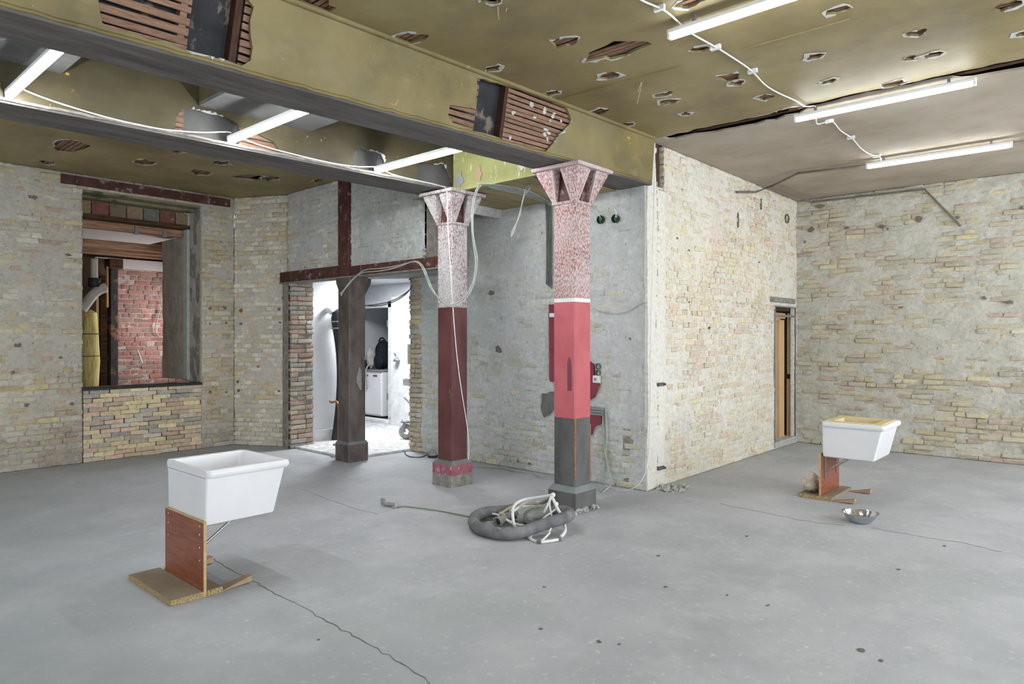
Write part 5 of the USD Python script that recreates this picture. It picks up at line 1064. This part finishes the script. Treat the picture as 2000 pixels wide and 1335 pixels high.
pq = thing('dusty_vacuum_body', 'dusty grey tool body lying on its side amid the hose heap', 'tool')
obj('body', lump(hz(1050, 1008, .07), (.15, .12, .075), 31, .18), M['dusty_pipe'], pq, smooth=True)
obj('nozzle', tube([hz(1035, 1010, .07), hz(1012, 1014, .05)], .04, 12, False), M['dusty_pipe'], pq, smooth=True)
obj('block', bx(*(lambda c: (c[0] - .05, c[0] + .05, c[1] - .04, c[1] + .04, .0, .09, .008))(hz(1034, 1016, .03))), M['dust_chip'], pq)
cw = thing('conduit_tangle', 'tangle of white plastic conduits and cables tied together against the red column foot', 'conduit tangle')
for pts, rr, mt in [([(1010, 1031, .03), (1003, 1020, .1), (1001, 1000, .17), (1006, 985, .2), (1022, 976, .22), (1050, 971, .25), (1074, 967, .28), (1080, 966, .29)], .013, 'cable_white'),
                    ([(1004, 998, .12), (1016, 988, .15), (1035, 977, .21), (1058, 970, .25), (1076, 968, .28)], .009, 'cable_white'),
                    ([(1075, 968, .28), (1083, 980, .24), (1090, 995, .18), (1098, 1008, .13), (1102, 1022, .08), (1104, 1035, .05), (1095, 1048, .02)], .013, 'cable_white'),
                    ([(1076, 968, .28), (1070, 985, .22), (1062, 1000, .15)], .010, 'cable_white'),
                    ([(1076, 972, .27), (1074, 990, .2), (1078, 1010, .12), (1076, 1030, .07), (1070, 1045, .02)], .008, 'cable_white'),
                    ([(1088, 992, .18), (1070, 1005, .14), (1054, 1019, .1)], .008, 'cable_white'),
                    ([(975, 1003, .1), (990, 994, .12), (1010, 985, .14), (1040, 983, .15), (1065, 974, .22)], .010, 'cable_yellow'),
                    ([(985, 990, .08), (1020, 983, .12), (1050, 983, .14), (1072, 972, .24)], .010, 'dusty_pipe'),
                    ([(1000, 996, .09), (1020, 990, .1), (1040, 986, .12)], .012, 'cable_white'),
                    ([(1030, 1047, .012), (1045, 1056, .012), (1053, 1058, .012)], .011, 'cable_white'),
                    ([(1056, 1058, .012), (1075, 1056, .014), (1090, 1053, .02)], .012, 'cable_white'),
                    ([(1056, 1057, .012), (1066, 1048, .03), (1074, 1040, .05)], .008, 'cable_white'),
                    ([(1036, 1050, .012), (1040, 1042, .03), (1046, 1038, .05)], .007, 'cable_white'),
                    ([(988, 1014, .05), (1005, 1022, .03), (1030, 1026, .02), (1060, 1026, .02)], .010, 'cable_white'),
                    ([(962, 1003, .08), (975, 1006, .07), (990, 1014, .05), (1000, 1018, .03)], .008, 'cable_white')]:
    obj('conduit', tube([hz(*q) for q in pts], rr, 8), M[mt], cw, smooth=True)
for u, v, z in [(1080, 966, .29), (1086, 984, .22), (1020, 987, .13), (1051, 982, .15)]: obj('end_fitting', lump(hz(u, v, z), (.02, .02, .02), 5, .1), M['cable_white'], cw, smooth=True)
for u, v in [(1092, 1052), (1053, 1057), (1024, 1046)]: obj('coupling', lump(hz(u, v, .016), (.024, .016, .015), 6, .2), M['dust_chip'], cw, smooth=True)
gh = thing('green_cable', 'thin green cable with a plug, lying across the floor to the hose ring', 'cable')
obj('cable', tube([hz(u, v, .008) for u, v in [(778, 989), (786, 988), (800, 989), (840, 994), (880, 1001), (925, 1010), (960, 1015)]], .006, 7), M['cable_green'], gh, smooth=True)
obj('plug', tube([hz(752, 983, .02), hz(768, 985, .02)], .02, 10, False), M['dusty_pipe'], gh, smooth=True)
obj('plug_end', cat([bx(-.012, .012, -.02, .02, 0, .055)]).apply_translation(hz(748, 984, 0) * (1, 1, 0)), M['dusty_pipe'], gh)
obj('bent_clip', tube([hz(766, 988, .01), hz(772, 990, .012), hz(778, 988, .01), hz(780, 990, .008)], .008, 6), M['dusty_pipe'], gh, smooth=True)
fw_ = thing('floor_box', 'small dark round box with a pale top on the floor beside the maroon column', 'box')
c = P(848, 893, z=0); obj('box', lathe([(0, 0), (.05, 0), (.06, .03), (.055, .07), (.03, .1), (0, .11)], 16, (c[0], c[1] + .03, 0)), M['dusty_pipe'], fw_, smooth=40)
obj('base_ring', lathe([(.0, .0), (.064, 0), (.066, .02), (.06, .03)], 16, (c[0], c[1] + .03, 0)), M['black_pipe'], fw_, smooth=40)
